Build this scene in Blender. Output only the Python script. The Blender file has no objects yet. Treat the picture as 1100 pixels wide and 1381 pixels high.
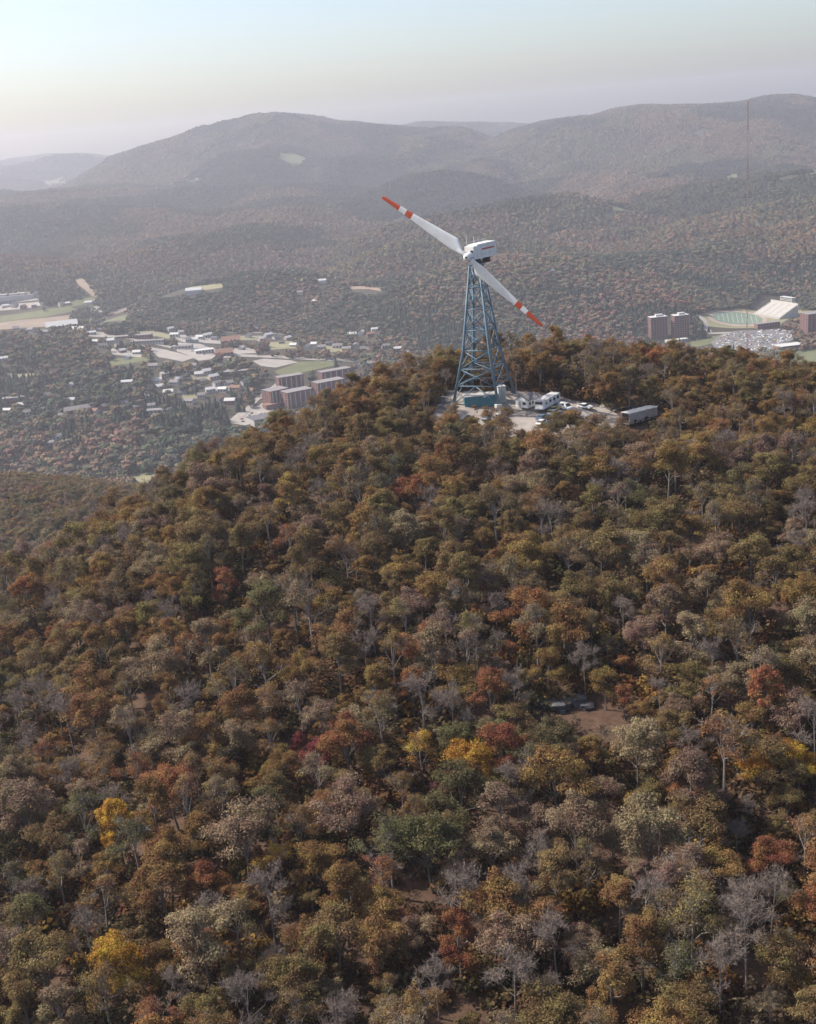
import bpy, bmesh, math, random
import numpy as np
from mathutils import Vector, Matrix
R_ = math.radians
random.seed(5); rng = np.random.default_rng(5)
SC = bpy.context.scene; COL = SC.collection

# ------------------------------------------------------------------ camera, sky, sun, exposure
FPX, PITCH, ROLL = 1650.0, R_(17.5), R_(4.8)
cF = np.array([0, math.cos(PITCH), -math.sin(PITCH)])
_R0 = np.array([1.0, 0, 0]); _U0 = np.array([0, math.sin(PITCH), math.cos(PITCH)])
cR = _R0*math.cos(ROLL) - _U0*math.sin(ROLL); cU = _U0*math.cos(ROLL) + _R0*math.sin(ROLL)
cam = bpy.data.cameras.new('camera'); cam.sensor_fit = 'HORIZONTAL'; cam.sensor_width = 36; cam.lens = 36*FPX/1100
cam.clip_start = 1; cam.clip_end = 40000
camo = bpy.data.objects.new('camera', cam); COL.objects.link(camo); SC.camera = camo
camo.matrix_world = Matrix(((cR[0], cU[0], -cF[0], 0), (cR[1], cU[1], -cF[1], 0), (cR[2], cU[2], -cF[2], 0), (0, 0, 0, 1)))

SUN_EL, SUN_AZ = 46.0, -72.0          # azimuth measured right of the viewing direction
W = bpy.data.worlds.new('World'); SC.world = W; W.use_nodes = True
nt = W.node_tree; bg = nt.nodes['Background']
sk = nt.nodes.new('ShaderNodeTexSky'); sk.sky_type = 'NISHITA'; sk.sun_disc = False
sk.sun_elevation = R_(SUN_EL); sk.sun_rotation = R_(SUN_AZ); sk.altitude = 1300
sk.air_density = 1.0; sk.dust_density = 6.5; sk.ozone_density = 0.7
nt.links.new(sk.outputs[0], bg.inputs[0]); bg.inputs[1].default_value = 0.15
sl = bpy.data.lights.new('sun', 'SUN'); sl.energy = 4.8; sl.angle = R_(0.6); sl.color = (1, .945, .855)
so = bpy.data.objects.new('sun', sl); COL.objects.link(so)
sd = Vector((math.sin(R_(SUN_AZ))*math.cos(R_(SUN_EL)), math.cos(R_(SUN_AZ))*math.cos(R_(SUN_EL)), math.sin(R_(SUN_EL))))
so.rotation_euler = sd.to_track_quat('Z', 'Y').to_euler()
SC.view_settings.view_transform = 'Standard'; SC.view_settings.look = 'None'
SC.view_settings.gamma = 1; SC.view_settings.use_curve_mapping = False; SC.view_settings.exposure = 0.47
SC.render.engine = 'CYCLES'
cy = SC.cycles
cy.max_bounces = 5; cy.diffuse_bounces = 3; cy.glossy_bounces = 1; cy.transmission_bounces = 2; cy.volume_bounces = 3; cy.transparent_max_bounces = 4
cy.use_denoising = True; cy.sample_clamp_indirect = 4

# ------------------------------------------------------------------ pixel helpers, noise, terrain functions
def rays(px, py):
    px = np.asarray(px, float); py = np.asarray(py, float)
    return cF + cR*((px[..., None]-550)/FPX) - cU*((py[..., None]-690.5)/FPX)
def proj(P):
    P = np.asarray(P, float); d = P@cF; d = np.where(np.abs(d) < 1e-6, 1e-6, d)
    return 550+FPX*(P@cR)/d, 690.5-FPX*(P@cU)/d, d
def _hash(i, j, s):
    n = (i.astype(np.int64)*374761393 + j.astype(np.int64)*668265263 + s*974711) & 0x7fffffff
    n = ((n ^ (n >> 13))*1274126177) & 0x7fffffff
    return ((n ^ (n >> 16)) & 0xffff)/65535.0
def vnoise(x, y, s=0):
    i = np.floor(x); j = np.floor(y); u = x-i; v = y-j
    u = u*u*(3-2*u); v = v*v*(3-2*v)
    a = _hash(i, j, s); b = _hash(i+1, j, s); c = _hash(i, j+1, s); d = _hash(i+1, j+1, s)
    return (a*(1-u)+b*u)*(1-v)+(c*(1-u)+d*u)*v
def fbm(x, y, s=0, o=4):
    t = 0; a = .5
    for k in range(o): t = t+a*vnoise(x*2**k, y*2**k, s+k*17); a *= .5
    return t/(1-.5**o)

# crest lines of the far ridges: (photo column, photo row, distance along the view)
RIDGES = [
 ([(-260,232,9300),(-100,228,9300),(0,219,9300),(55,209,9300),(110,206,9300),(160,211,9300),(240,222,9300),(400,240,9300)], .22, 300),
 ([(60,270,6600),(150,216,6600),(200,202,6600),(250,188,6600),(300,174,6600),(345,163,6600),(380,158,6600),(415,160,6600),(460,166,6600),(520,171,6700),(585,185,6800),(650,205,6900)], .235, 260),
 ([(450,200,8600),(520,176,8600),(570,168,8600),(620,167,8600),(690,168,8600),(730,171,8600),(800,185,8600)], .25, 260),
 ([(640,215,6200),(700,181,6200),(740,168,6200),(780,160,6200),(805,158,6200),(832,149,6200),(870,145,6200),(920,145,6200),(980,145,6200),(1010,143,6200),(1040,135,6200),(1062,131,6200),(1082,133,6200),(1130,142,6200),(1250,160,6200),(1450,150,6200)], .26, 200),
 ([(440,300,4700),(500,262,4700),(545,242,4700),(600,234,4700),(650,240,4700),(700,256,4750),(760,274,4800)], .52, 90),
 ([(700,250,5300),(770,222,5300),(830,222,5300),(900,235,5200)], .42, 130),
 ([(800,285,4100),(860,265,4000),(930,252,3900),(1000,244,3800),(1060,237,3700),(1130,230,3600),(1300,215,3500)], .36, 110),
 ([(430,345,3500),(520,312,3500),(580,297,3500),(640,287,3500),(700,274,3550),(770,266,3650),(840,280,3700)], .50, 70),
 ([(540,378,2650),(600,366,2600),(680,350,2600),(760,347,2620),(830,350,2700),(900,342,2800),(1000,320,2900),(1100,300,2900),(1250,285,2900)], .34, 80),
 ([(270,386,2800),(330,374,2780),(390,370,2760),(440,378,2740),(490,392,2700),(540,404,2650)], .34, 60),
 ([(-150,335,3300),(0,350,3300),(80,358,3250),(130,374,3150)], .34, 90),
 ([(-60,288,4500),(60,280,4500),(160,283,4400),(240,300,4100),(300,330,3800)], .36, 110),
 ([(330,290,4200),(420,282,4200),(470,300,4100)], .44, 90),
 ([(560,330,3050),(620,320,3050),(680,330,3050),(740,338,3000)], .45, 60),
 ([(180,345,3400),(240,330,3500),(300,318,3600),(360,300,3900),(400,280,4300)], .42, 80),
 ([(860,330,3200),(930,302,3200),(1010,286,3200),(1100,270,3200),(1250,250,3200)], .4, 80),
 ([(500,425,2750),(560,405,2700),(640,400,2650),(720,410,2600),(800,415,2550),(860,420,2500)], .4, 60),
 ([(-150,660,860),(-60,667,860),(20,678,840),(70,690,800),(115,708,760),(170,740,720)], .42, 40),
 ([(-100,452,2350),(0,452,2300),(70,455,2250),(130,462,2200),(190,480,2100)], .16, 90),
]
_RW = []
for pts, k, w in RIDGES:
    a = np.array(pts, float); _RW.append((rays(a[:, 0], a[:, 1])*a[:, 2:3], k, w))
def T_far(x, y):
    x = np.asarray(x, float); y = np.asarray(y, float)
    dist = np.hypot(x, y)
    lf = np.clip((2-np.degrees(np.arctan2(x, y)))/9, 0, 1); lf = lf*lf*(3-2*lf)
    far = np.clip((dist-2850)/700, 0, 1)
    rg = lambda w, k: 1-np.abs(2*vnoise(x/w, y/w, k)-1)
    floor = -412 + 22*(fbm(x/420, y/420, 3)-.5) + (.045+.03*lf)*np.clip(dist-2900, 0, 2700) + far*(70*(rg(700, 8)-.5)+50*(rg(330, 9)-.5))
    best = floor.copy(); acc = np.ones_like(x)
    for pts, k, w in _RW:
        dmin = np.full(x.shape, 1e12); zc = np.zeros(x.shape)
        for a, b in zip(pts[:-1], pts[1:]):
            ab = b[:2]-a[:2]; t = np.clip(((x-a[0])*ab[0]+(y-a[1])*ab[1])/(ab@ab), 0, 1)
            d2 = (x-a[0]-t*ab[0])**2+(y-a[1]-t*ab[1])**2
            m = d2 < dmin; dmin = np.where(m, d2, dmin); zc = np.where(m, a[2]+t*(b[2]-a[2]), zc)
        d = np.sqrt(dmin)
        kk = k*(.75+.5*vnoise(x/520, y/520, int(w)))
        h = zc - kk*(np.sqrt(d*d+w*w)-w)
        h = h + np.clip(d/500, 0, 1)*np.clip((h+400)/160, 0, 1)*(130*(fbm(x/620, y/620, 11)-.5)+70*(rg(700, 23)-.5)+85*(rg(380, 29)-.5))*(.45 if w < 130 else 1)
        s = 9.0; hi = np.maximum(best, h); best = hi + s*np.log1p(np.exp(-np.abs(best-h)/s))
    return best
# near knob: thin plate surface through (column, row, depth) of the bare ground
HC = [(0,1381,182),(275,1381,176),(550,1381,172),(825,1381,170),(1100,1381,166),
 (0,1200,212),(550,1200,195),(1100,1200,190),(0,1050,246),(275,1000,238),(550,1000,226),(825,1000,222),(1100,1000,216),
 (0,920,284),(250,850,272),(550,850,258),(825,850,255),(1100,850,248),(0,835,322),(130,765,325),(280,705,318),(550,700,303),(825,700,300),(1100,700,290),
 (240,690,338),(330,650,342),(420,610,342),(550,600,340),(480,570,350),(560,552,355),(653,540,361),(653,600,338),(750,600,337),(740,545,360),(830,560,354),(800,600,338),
 (640,508,384),(720,500,392),(800,500,396),(900,505,394),(1000,520,384),(1100,545,368),(950,600,336),(1100,620,322),(600,520,376)]
HC2 = [(x, y, z) for x, y, z in (rays([c[0] for c in HC], [c[1] for c in HC])*np.array([[c[2]] for c in HC]))]
HC2 += [(-40,60,-150),(0,100,-134),(60,60,-152),(-100,80,-150),(110,70,-150),(-180,330,-190),(-150,400,-190),(-60,430,-150),(20,470,-140),(100,480,-145),(200,460,-140),
 (-240,260,-215),(-260,420,-260),(-100,520,-230),(50,580,-220),(200,570,-220),(320,470,-190),(300,300,-130),(280,150,-150),(-200,150,-200),(-400,300,-330),(-350,550,-345),(-100,680,-345),(150,720,-340),(400,650,-330),(450,350,-250)]
HC2 = np.array(HC2)
def _tps(r2): return .5*r2*np.log(r2+1e-9)
_n = len(HC2); _XY = HC2[:, :2]/100
_K = _tps(((_XY[:, None]-_XY[None])**2).sum(2)) + np.eye(_n)*.004
_Pm = np.c_[np.ones(_n), _XY]
_A = np.block([[_K, _Pm], [_Pm.T, np.zeros((3, 3))]])
_sol = np.linalg.solve(_A, np.r_[HC2[:, 2], 0, 0, 0])
def T_hill(x, y):
    x = np.asarray(x, float); y = np.asarray(y, float); sh = x.shape
    q = np.c_[x.ravel(), y.ravel()]/100; z = np.empty(len(q))
    for s in range(0, len(q), 20000):
        qq = q[s:s+20000]
        z[s:s+20000] = _tps(((qq[:, None]-_XY[None])**2).sum(2))@_sol[:_n] + _sol[_n] + qq@_sol[_n+1:]
    z = z.reshape(sh) + 1.6*(fbm(x/22, y/22, 41)-.5)*np.clip(np.hypot(x-30, y-352)/60-.6, 0, 1)
    r = np.hypot(x-20, y-330); out = np.clip((r-330)/300, 0, 1)
    z = z*(1-out) + out*np.minimum(z, -260-.5*(r-330))
    return np.maximum(z, -470)
def T(x, y):
    return np.maximum(T_far(x, y), T_hill(x, y))
def hits(px, py, fn=None, t0=90, t1=11000):
    fn = fn or T; v = rays(px, py); n = len(v)
    ts = np.geomspace(t0, t1, 420); res = np.full(n, t1); prev = np.full(n, t0); done = np.zeros(n, bool)
    for t in ts:
        m = ~done
        if not m.any(): break
        P = v[m]*t; under = P[:, 2] < fn(P[:, 0], P[:, 1])
        idx = np.where(m)[0]; res[idx[under]] = t; done[idx[under]] = True; prev[idx[~under]] = t
    lo, hi = prev.copy(), res.copy()
    for _ in range(12):
        mid = (lo+hi)/2; P = v*mid[:, None]; u = P[:, 2] < fn(P[:, 0], P[:, 1]); hi = np.where(u, mid, hi); lo = np.where(u, lo, mid)
    return v*hi[:, None]
def at(px, py, fn=None):
    return Vector(hits(np.array([px]), np.array([py]), fn)[0])
def in_poly(x, y, poly):
    c = np.zeros(np.shape(x), bool); n = len(poly)
    for i in range(n):
        x1, y1 = poly[i]; x2, y2 = poly[i-1]
        m = ((y1 > y) != (y2 > y)) & (x < (x2-x1)*(y-y1)/((y2-y1) or 1e-9)+x1); c ^= m
    return c

# ------------------------------------------------------------------ materials
def mat(name, col, rough=.8, var=.18, scale=1.5, col2=None, metal=0, bump=0, spec=.3, coord='Object'):
    m = bpy.data.materials.new(name); m.use_nodes = True; t = m.node_tree; b = t.nodes['Principled BSDF']
    b.inputs['Roughness'].default_value = rough; b.inputs['Metallic'].default_value = metal; b.inputs['Specular IOR Level'].default_value = spec
    tc = t.nodes.new('ShaderNodeTexCoord'); n = t.nodes.new('ShaderNodeTexNoise'); n.inputs['Scale'].default_value = scale; n.inputs['Detail'].default_value = 6; n.inputs['Roughness'].default_value = .65
    t.links.new(tc.outputs[coord], n.inputs['Vector'])
    r = t.nodes.new('ShaderNodeValToRGB'); r.color_ramp.elements[0].position = .3; r.color_ramp.elements[1].position = .7
    c2 = col2 or tuple(min(1, c*(1+var)) for c in col); c1 = tuple(c*(1-var) for c in col) if not col2 else col
    r.color_ramp.elements[0].color = (*c1, 1); r.color_ramp.elements[1].color = (*c2, 1)
    t.links.new(n.outputs[0], r.inputs[0]); t.links.new(r.outputs[0], b.inputs['Base Color'])
    if bump:
        bp = t.nodes.new('ShaderNodeBump'); bp.inputs['Distance'].default_value = bump; t.links.new(n.outputs[0], bp.inputs['Height']); t.links.new(bp.outputs[0], b.inputs['Normal'])
    return m
def leaf_mat(name, trans=.3, lo=.6, hi=1.4, palette=None, spec_noise=.5):
    """colour comes from the plant's own 'tint' property; every leaf spray differs a little, whole boughs turn earlier than others"""
    m = bpy.data.materials.new(name); m.use_nodes = True; t = m.node_tree; t.nodes.clear(); N = t.nodes.new; L = t.links.new
    at_ = N('ShaderNodeAttribute'); at_.attribute_type = 'INSTANCER'; at_.attribute_name = 'tint'
    ge = N('ShaderNodeNewGeometry'); mr = N('ShaderNodeMapRange'); mr.inputs['To Min'].default_value = lo; mr.inputs['To Max'].default_value = hi
    L(ge.outputs['Random Per Island'], mr.inputs['Value'])
    no = N('ShaderNodeTexNoise'); no.inputs['Scale'].default_value = .33; no.inputs['Detail'].default_value = 3; L(ge.outputs['Position'], no.inputs['Vector'])
    mr2 = N('ShaderNodeMapRange'); mr2.inputs['From Min'].default_value = .35; mr2.inputs['From Max'].default_value = .65; L(no.outputs[0], mr2.inputs['Value'])
    hs = N('ShaderNodeHueSaturation')
    mh = N('ShaderNodeMapRange'); mh.inputs['To Min'].default_value = .478; mh.inputs['To Max'].default_value = .522; L(mr2.outputs[0], mh.inputs['Value'])
    mv = N('ShaderNodeMapRange'); mv.inputs['To Min'].default_value = .82; mv.inputs['To Max'].default_value = 1.18; L(mr2.outputs[0], mv.inputs['Value'])
    L(mh.outputs[0], hs.inputs['Hue'])
    mu = N('ShaderNodeMath'); mu.operation = 'MULTIPLY'; L(mr.outputs[0], mu.inputs[0]); L(mv.outputs[0], mu.inputs[1]); L(mu.outputs[0], hs.inputs['Value'])
    if palette:
        cr = N('ShaderNodeValToRGB'); e = cr.color_ramp.elements
        while len(e) < len(palette): e.new(.5)
        for i, (p, c) in enumerate(palette): e[i].position = p; e[i].color = (*c, 1)
        cr.color_ramp.interpolation = 'CONSTANT'
        oi = N('ShaderNodeObjectInfo'); ad = N('ShaderNodeMath'); ad.operation = 'ADD'; fr = N('ShaderNodeMath'); fr.operation = 'FRACT'
        L(oi.outputs['Random'], ad.inputs[0]); L(ge.outputs['Random Per Island'], ad.inputs[1]); L(ad.outputs[0], fr.inputs[0]); L(fr.outputs[0], cr.inputs[0])
        vm = N('ShaderNodeVectorMath'); vm.operation = 'MULTIPLY'; L(cr.outputs[0], vm.inputs[0]); L(at_.outputs['Color'], vm.inputs[1]); L(vm.outputs[0], hs.inputs['Color'])
    else:
        L(at_.outputs['Color'], hs.inputs['Color'])
    di = N('ShaderNodeBsdfDiffuse'); L(hs.outputs[0], di.inputs['Color'])
    out = N('ShaderNodeOutputMaterial')
    if trans:
        tr = N('ShaderNodeBsdfTranslucent'); L(hs.outputs[0], tr.inputs['Color'])
        mx = N('ShaderNodeMixShader'); mx.inputs[0].default_value = trans; L(di.outputs[0], mx.inputs[1]); L(tr.outputs[0], mx.inputs[2]); L(mx.outputs[0], out.inputs[0])
    else: L(di.outputs[0], out.inputs[0])
    return m

MT = dict(
 bark=mat('bark', (.16,.135,.115), .9, .3, 3), palebark=mat('pale_bark', (.23,.20,.18), .9, .25, 3), twig=mat('twig', (.20,.155,.13), .9, .25, 1),
 leaf=leaf_mat('autumn_leaves', .42, .55, 1.45), far_leaf=leaf_mat('far_leaves', .0, .7, 1.3),
 litter=mat('leaf_litter', (.055,.031,.021), .95, 0, .8, (.125,.072,.045), bump=.08),
 soil=mat('valley_soil', (.035,.032,.02), .95, 0, .02, (.062,.05,.032)),
 gravel=mat('gravel', (.20,.165,.14), .95, 0, .16, (.40,.345,.30), bump=.03), asphalt=mat('asphalt', (.16,.15,.145), .9, .2, .3),
 paleroad=mat('pale_road', (.31,.275,.24), .9, .15, .05), earth=mat('bare_earth', (.24,.18,.13), .95, .2, .03), grass=mat('field_grass', (.125,.13,.06), .95, .18, .03), drygrass=mat('dry_grass', (.22,.20,.11), .95, .15, .03),
 turf=mat('sports_turf', (.15,.20,.14), .9, .1, .05), track=mat('running_track', (.36,.28,.22), .9, .1, .05),
 steel=mat('blue_steel_paint', (.115,.178,.225), .5, .15, .8), white=mat('white_paint', (.70,.68,.645), .45, 0, .35, (.82,.80,.765)), housewhite=mat('house_white', (.43,.41,.38), .7, .1, .3), red=mat('orange_red_paint', (.55,.085,.03), .45, .1, .5),
 dark=mat('dark_metal', (.035,.033,.033), .6, .3, 2), teal=mat('teal_panel', (.07,.19,.225), .6, .12, .6), cream=mat('cream_panel', (.55,.53,.48), .6, .06, .5),
 glass=mat('dark_glass', (.03,.035,.045), .12, .2, 2, spec=.6), tyre=mat('tyre_rubber', (.02,.02,.02), .9, .1, 3), chrome=mat('chrome', (.5,.5,.5), .25, .05, 2, metal=1),
 weather=mat('weathered_boards', (.46,.41,.375), .9, .25, .8), concrete=mat('concrete', (.48,.45,.40), .9, .1, .1), brick=mat('red_brown_brick', (.20,.105,.09), .9, .12, .06),
 greyroof=mat('grey_roof', (.22,.195,.19), .9, .12, .2), darkroof=mat('dark_roof', (.12,.11,.115), .9, .15, .2), paleroof=mat('pale_roof', (.50,.48,.46), .7, .06, .2), rustroof=mat('rust_roof', (.23,.125,.09), .9, .1, .2),
 greywall=mat('grey_wall', (.40,.38,.36), .85, .1, .3), tanwall=mat('tan_wall', (.42,.34,.25), .85, .1, .3), rock=mat('grey_rock', (.10,.095,.10), .9, .4, .8, bump=.1),
 carwhite=mat('white_car_paint', (.75,.74,.70), .3, .02, 1, spec=.5), caryellow=mat('yellow_car_paint', (.62,.45,.12), .3, .03, 1, spec=.5), cargrey=mat('grey_car_paint', (.30,.30,.31), .3, .03, 1, spec=.5),
 carblue=mat('blue_car_paint', (.10,.16,.26), .3, .03, 1, spec=.5), cardark=mat('dark_car_paint', (.06,.05,.05), .3, .03, 1, spec=.5), carred=mat('red_car_paint', (.32,.05,.04), .3, .03, 1, spec=.5), wood=mat('timber', (.50,.42,.33), .8, .15, .6),
)

# ------------------------------------------------------------------ mesh builder and tagging
class MB:
    def __init__(s): s.v = []; s.f = []
    def add(s, vs, fs):
        o = len(s.v); s.v += [tuple(map(float, q)) for q in vs]; s.f += [tuple(i+o for i in q) for q in fs]; return s
    def box(s, c, d, rz=0, taper=1.0):
        hx, hy, hz = d[0]/2, d[1]/2, d[2]/2; ca, sa = math.cos(rz), math.sin(rz); vs = []
        for z, k in ((-hz, 1), (hz, taper)):
            for x, y in ((-hx, -hy), (hx, -hy), (hx, hy), (-hx, hy)):
                x *= k; y *= k; vs.append((c[0]+x*ca-y*sa, c[1]+x*sa+y*ca, c[2]+z))
        return s.add(vs, [(3,2,1,0),(4,5,6,7),(0,1,5,4),(1,2,6,5),(2,3,7,6),(3,0,4,7)])
    def tube(s, pts, rad, n=6, cap=True):
        pts = [Vector(p) for p in pts]; rad = [rad]*len(pts) if not hasattr(rad, '__len__') else rad; vs = []; up = Vector((.31, .17, .93))
        for i, p in enumerate(pts):
            t = (pts[min(i+1, len(pts)-1)]-pts[max(i-1, 0)])
            if t.length < 1e-9: t = Vector((0, 0, 1))
            t.normalize(); a = t.cross(up)
            if a.length < .05: a = t.cross(Vector((1, 0, 0)))
            a.normalize(); b = t.cross(a)
            for k in range(n):
                g = 2*math.pi*k/n; vs.append(p+(a*math.cos(g)+b*math.sin(g))*rad[i])
        fs = [(i*n+k, i*n+(k+1) % n, (i+1)*n+(k+1) % n, (i+1)*n+k) for i in range(len(pts)-1) for k in range(n)]
        if cap: fs += [tuple(range(n))[::-1], tuple((len(pts)-1)*n+k for k in range(n))]
        return s.add(vs, fs)
    def loft(s, rings, cap=True):
        n = len(rings[0]); vs = [q for r in rings for q in r]
        fs = [(i*n+k, i*n+(k+1) % n, (i+1)*n+(k+1) % n, (i+1)*n+k) for i in range(len(rings)-1) for k in range(n)]
        if cap: fs += [tuple(range(n))[::-1], tuple((len(rings)-1)*n+k for k in range(n))]
        return s.add(vs, fs)
    def build(s, name, m, parent=None, smooth=False, bevel=0):
        me = bpy.data.meshes.new(name); me.from_pydata(s.v, [], s.f); me.materials.append(m)
        if bevel or True:
            bm = bmesh.new(); bm.from_mesh(me); bmesh.ops.recalc_face_normals(bm, faces=bm.faces)
            if bevel: bmesh.ops.bevel(bm, geom=bm.edges, offset=bevel, segments=2, affect='EDGES', clamp_overlap=True)
            bm.to_mesh(me); bm.free()
        if smooth: me.polygons.foreach_set('use_smooth', [True]*len(me.polygons))
        return link(name, me, parent)
def link(name, me, parent=None):
    o = bpy.data.objects.new(name, me); COL.objects.link(o)
    if parent: o.parent = parent
    return o
def tag(o, label=None, cat=None, group=None, kind=None):
    for k, v in (('label', label), ('category', cat), ('group', group), ('kind', kind)):
        if v: o[k] = v
    return o
def thing(name, loc, label, cat, rz=0, group=None):
    o = bpy.data.objects.new(name, None); COL.objects.link(o); o.empty_display_size = .5
    o.location = loc; o.rotation_euler = (0, 0, rz); return tag(o, label, cat, group)
def np_mesh(name, v, f, m, smooth=False):
    me = bpy.data.meshes.new(name); v = np.asarray(v, np.float32); f = np.asarray(f, np.int32); k = f.shape[1]
    me.vertices.add(len(v)); me.vertices.foreach_set('co', v.ravel()); me.loops.add(f.size); me.loops.foreach_set('vertex_index', f.ravel())
    me.polygons.add(len(f)); me.polygons.foreach_set('loop_start', np.arange(0, f.size, k, dtype=np.int32))
    if smooth: me.polygons.foreach_set('use_smooth', np.ones(len(f), bool))
    me.update(calc_edges=True); me.materials.append(m); return me

# ------------------------------------------------------------------ ground
def grid_mesh(name, X, Y, Z, m):
    a, b = X.shape; idx = np.arange(a*b).reshape(a, b)
    f = np.stack([idx[:-1, :-1], idx[1:, :-1], idx[1:, 1:], idx[:-1, 1:]], -1).reshape(-1, 4)
    me = np_mesh(name, np.stack([X, Y, Z], -1).reshape(-1, 3), f, m, True); return me
th = np.radians(np.linspace(-44, 44, 360)); rr = np.geomspace(420, 10300, 420)
TH, RR = np.meshgrid(th, rr); X = RR*np.sin(TH); Y = RR*np.cos(TH); Z = T_far(X, Y)
tag(link('terrain', grid_mesh('terrain', X, Y, Z, MT['soil'])), 'valley floor and wooded mountain slopes behind the knob', kind='structure')
_Zg, _lt0, _dt, _lr0, _dr = Z, th[0], th[1]-th[0], math.log(rr[0]), math.log(rr[1]/rr[0])
def T_far(x, y):                      # from here on: looked up on the terrain sheet itself
    x = np.asarray(x, float); y = np.asarray(y, float)
    u = np.clip((np.arctan2(x, y)-_lt0)/_dt, 0, len(th)-1.001); v = np.clip((np.log(np.hypot(x, y)+1e-6)-_lr0)/_dr, 0, len(rr)-1.001)
    i = u.astype(int); j = v.astype(int); u = u-i; v = v-j
    return (_Zg[j, i]*(1-u)+_Zg[j, i+1]*u)*(1-v)+(_Zg[j+1, i]*(1-u)+_Zg[j+1, i+1]*u)*v
X2, Y2 = np.meshgrid(np.linspace(-900, 900, 210), np.linspace(-250, 1150, 180))
tag(link('hill', grid_mesh('hill', X2, Y2, T_hill(X2, Y2), MT['litter'])), 'steep wooded knob filling the lower half of the view', kind='structure')
gme = MB().box((0, 4700, -482), (15600, 11600, 2)).build('ground', MT['soil']); tag(gme, kind='structure')

def drape(name, poly, m, lift=.25, label=None, fn=None, res=None, kind='structure'):
    """a sheet that follows the ground inside an outline seen at these photo columns and rows"""
    P = np.array(poly, float); W3 = hits(P[:, 0], P[:, 1], fn)
    bm = bmesh.new(); vs = [bm.verts.new((p[0], p[1], 0)) for p in W3]
    f = bm.faces.new(vs); bmesh.ops.triangulate(bm, faces=[f])
    res = res or max(3.0, np.ptp(W3, axis=0)[:2].max()/30)
    for _ in range(7):
        e = [e for e in bm.edges if e.calc_length() > res]
        if not e: break
        bmesh.ops.subdivide_edges(bm, edges=e, cuts=1); bmesh.ops.triangulate(bm, faces=bm.faces)
    xy = np.array([v.co[:2] for v in bm.verts]); z = (fn or T)(xy[:, 0], xy[:, 1])+lift
    for v, q in zip(bm.verts, z): v.co.z = q
    bmesh.ops.recalc_face_normals(bm, faces=bm.faces)
    me = bpy.data.meshes.new(name); bm.to_mesh(me); bm.free(); me.materials.append(m)
    for p in me.polygons:
        if p.normal.z < 0: p.flip()
    return tag(link(name, me), label, kind=kind)
def ribbon(name, line, width, m, lift=.4, label=None, fn=None):
    P = np.array(line, float); k = np.linspace(0, len(P)-1, 8*(len(P)-1)+1)
    px = np.interp(k, range(len(P)), P[:, 0]); py = np.interp(k, range(len(P)), P[:, 1]); W3 = hits(px, py, fn)[:, :2]
    t = np.gradient(W3, axis=0); t /= np.linalg.norm(t, axis=1)[:, None]+1e-9; n = np.c_[-t[:, 1], t[:, 0]]
    rows = [W3+n*width*s for s in (-.5, -.17, .17, .5)]; X = np.stack([r[:, 0] for r in rows], 1); Y = np.stack([r[:, 1] for r in rows], 1)
    return tag(link(name, grid_mesh(name, X, Y, (fn or T)(X, Y)+lift, m)), label, kind='structure')
OPEN = []          # outlines in the photo that stay free of trees
def field(name, poly, m, label, lift=.3, grow=0):
    OPEN.append(poly); OPEN.append([(x, y+6) for x, y in poly]); drape(name, poly, m, lift, label, T_far)
def road(name, line, w, m, label, clear=2.0):
    for a, b in zip(line[:-1], line[1:]):
        dx, dy = b[0]-a[0], b[1]-a[1]; L = math.hypot(dx, dy) or 1; nx, ny = -dy/L*clear, dx/L*clear
        sh = 7 if clear > 1.2 and a[1] > 380 else 1
        OPEN.append([(a[0]+nx, min(a[1], a[1]+ny)-1), (b[0]+nx, b[1]-clear), (b[0]-nx, b[1]+clear+sh), (a[0]-nx, a[1]+clear+sh)])
    ribbon(name, line, w, m, .6, label, T_far)

# ------------------------------------------------------------------ fields, lots, roads of the valley
field('hill_pasture', [(366,206),(385,205),(418,213),(412,221),(392,220),(374,213)], MT['grass'], 'pale green pasture high on the main mountain')
field('hill_pasture', [(255,237),(290,236),(296,240),(262,241)], MT['grass'], 'thin green clearing on the main mountain')
field('hill_pasture', [(45,245),(90,236),(96,240),(60,250)], MT['grass'], 'clearing on the far left slope')
field('hill_pasture', [(808,286),(818,278),(838,279),(852,285),(838,292),(814,293)], MT['grass'], 'round green clearing on the middle ridge')
field('hill_pasture', [(975,233),(984,230),(1003,230),(1006,240),(976,242)], MT['grass'], 'pale green pasture left of the radio mast')
field('hill_pasture', [(1006,239),(1024,239),(1022,243),(1007,243)], MT['drygrass'], 'tan pasture right of the radio mast')
field('hill_pasture', [(1080,229),(1130,225),(1130,234),(1084,235)], MT['grass'], 'green pasture at the right edge of the far ridge')
field('meadow', [(186,397),(230,388),(300,381),(300,388),(262,394),(200,399)], MT['drygrass'], 'long pale meadow below the wooded hill')
field('meadow', [(-30,428),(40,421),(96,414),(104,419),(60,428),(-30,438)], MT['grass'], 'long green meadow at the left edge')
field('bare_ground', [(-30,439),(60,429),(108,424),(106,432),(60,441),(-30,449)], MT['earth'], 'bare tan ground beside the green meadow')
field('meadow', [(112,425),(176,424),(168,433),(120,436)], MT['grass'], 'small meadow by the tan road')
field('meadow', [(142,487),(166,483),(204,481),(198,488),(150,494)], MT['grass'], 'green lawn among the valley trees')
field('meadow', [(-20,505),(62,500),(60,505),(-20,509)], MT['drygrass'], 'narrow lawn at the left edge')
field('playing_field', [(370,501),(398,491),(404,488),(448,487),(453,493),(420,500),(390,508),(374,505)], MT['grass'], 'bright green playing field behind the brick dormitories')
field('parking_lot', [(340,487),(356,484),(392,486),(402,489),(372,496),(352,494)], MT['paleroad'], 'pale lot beside the playing field')
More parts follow.
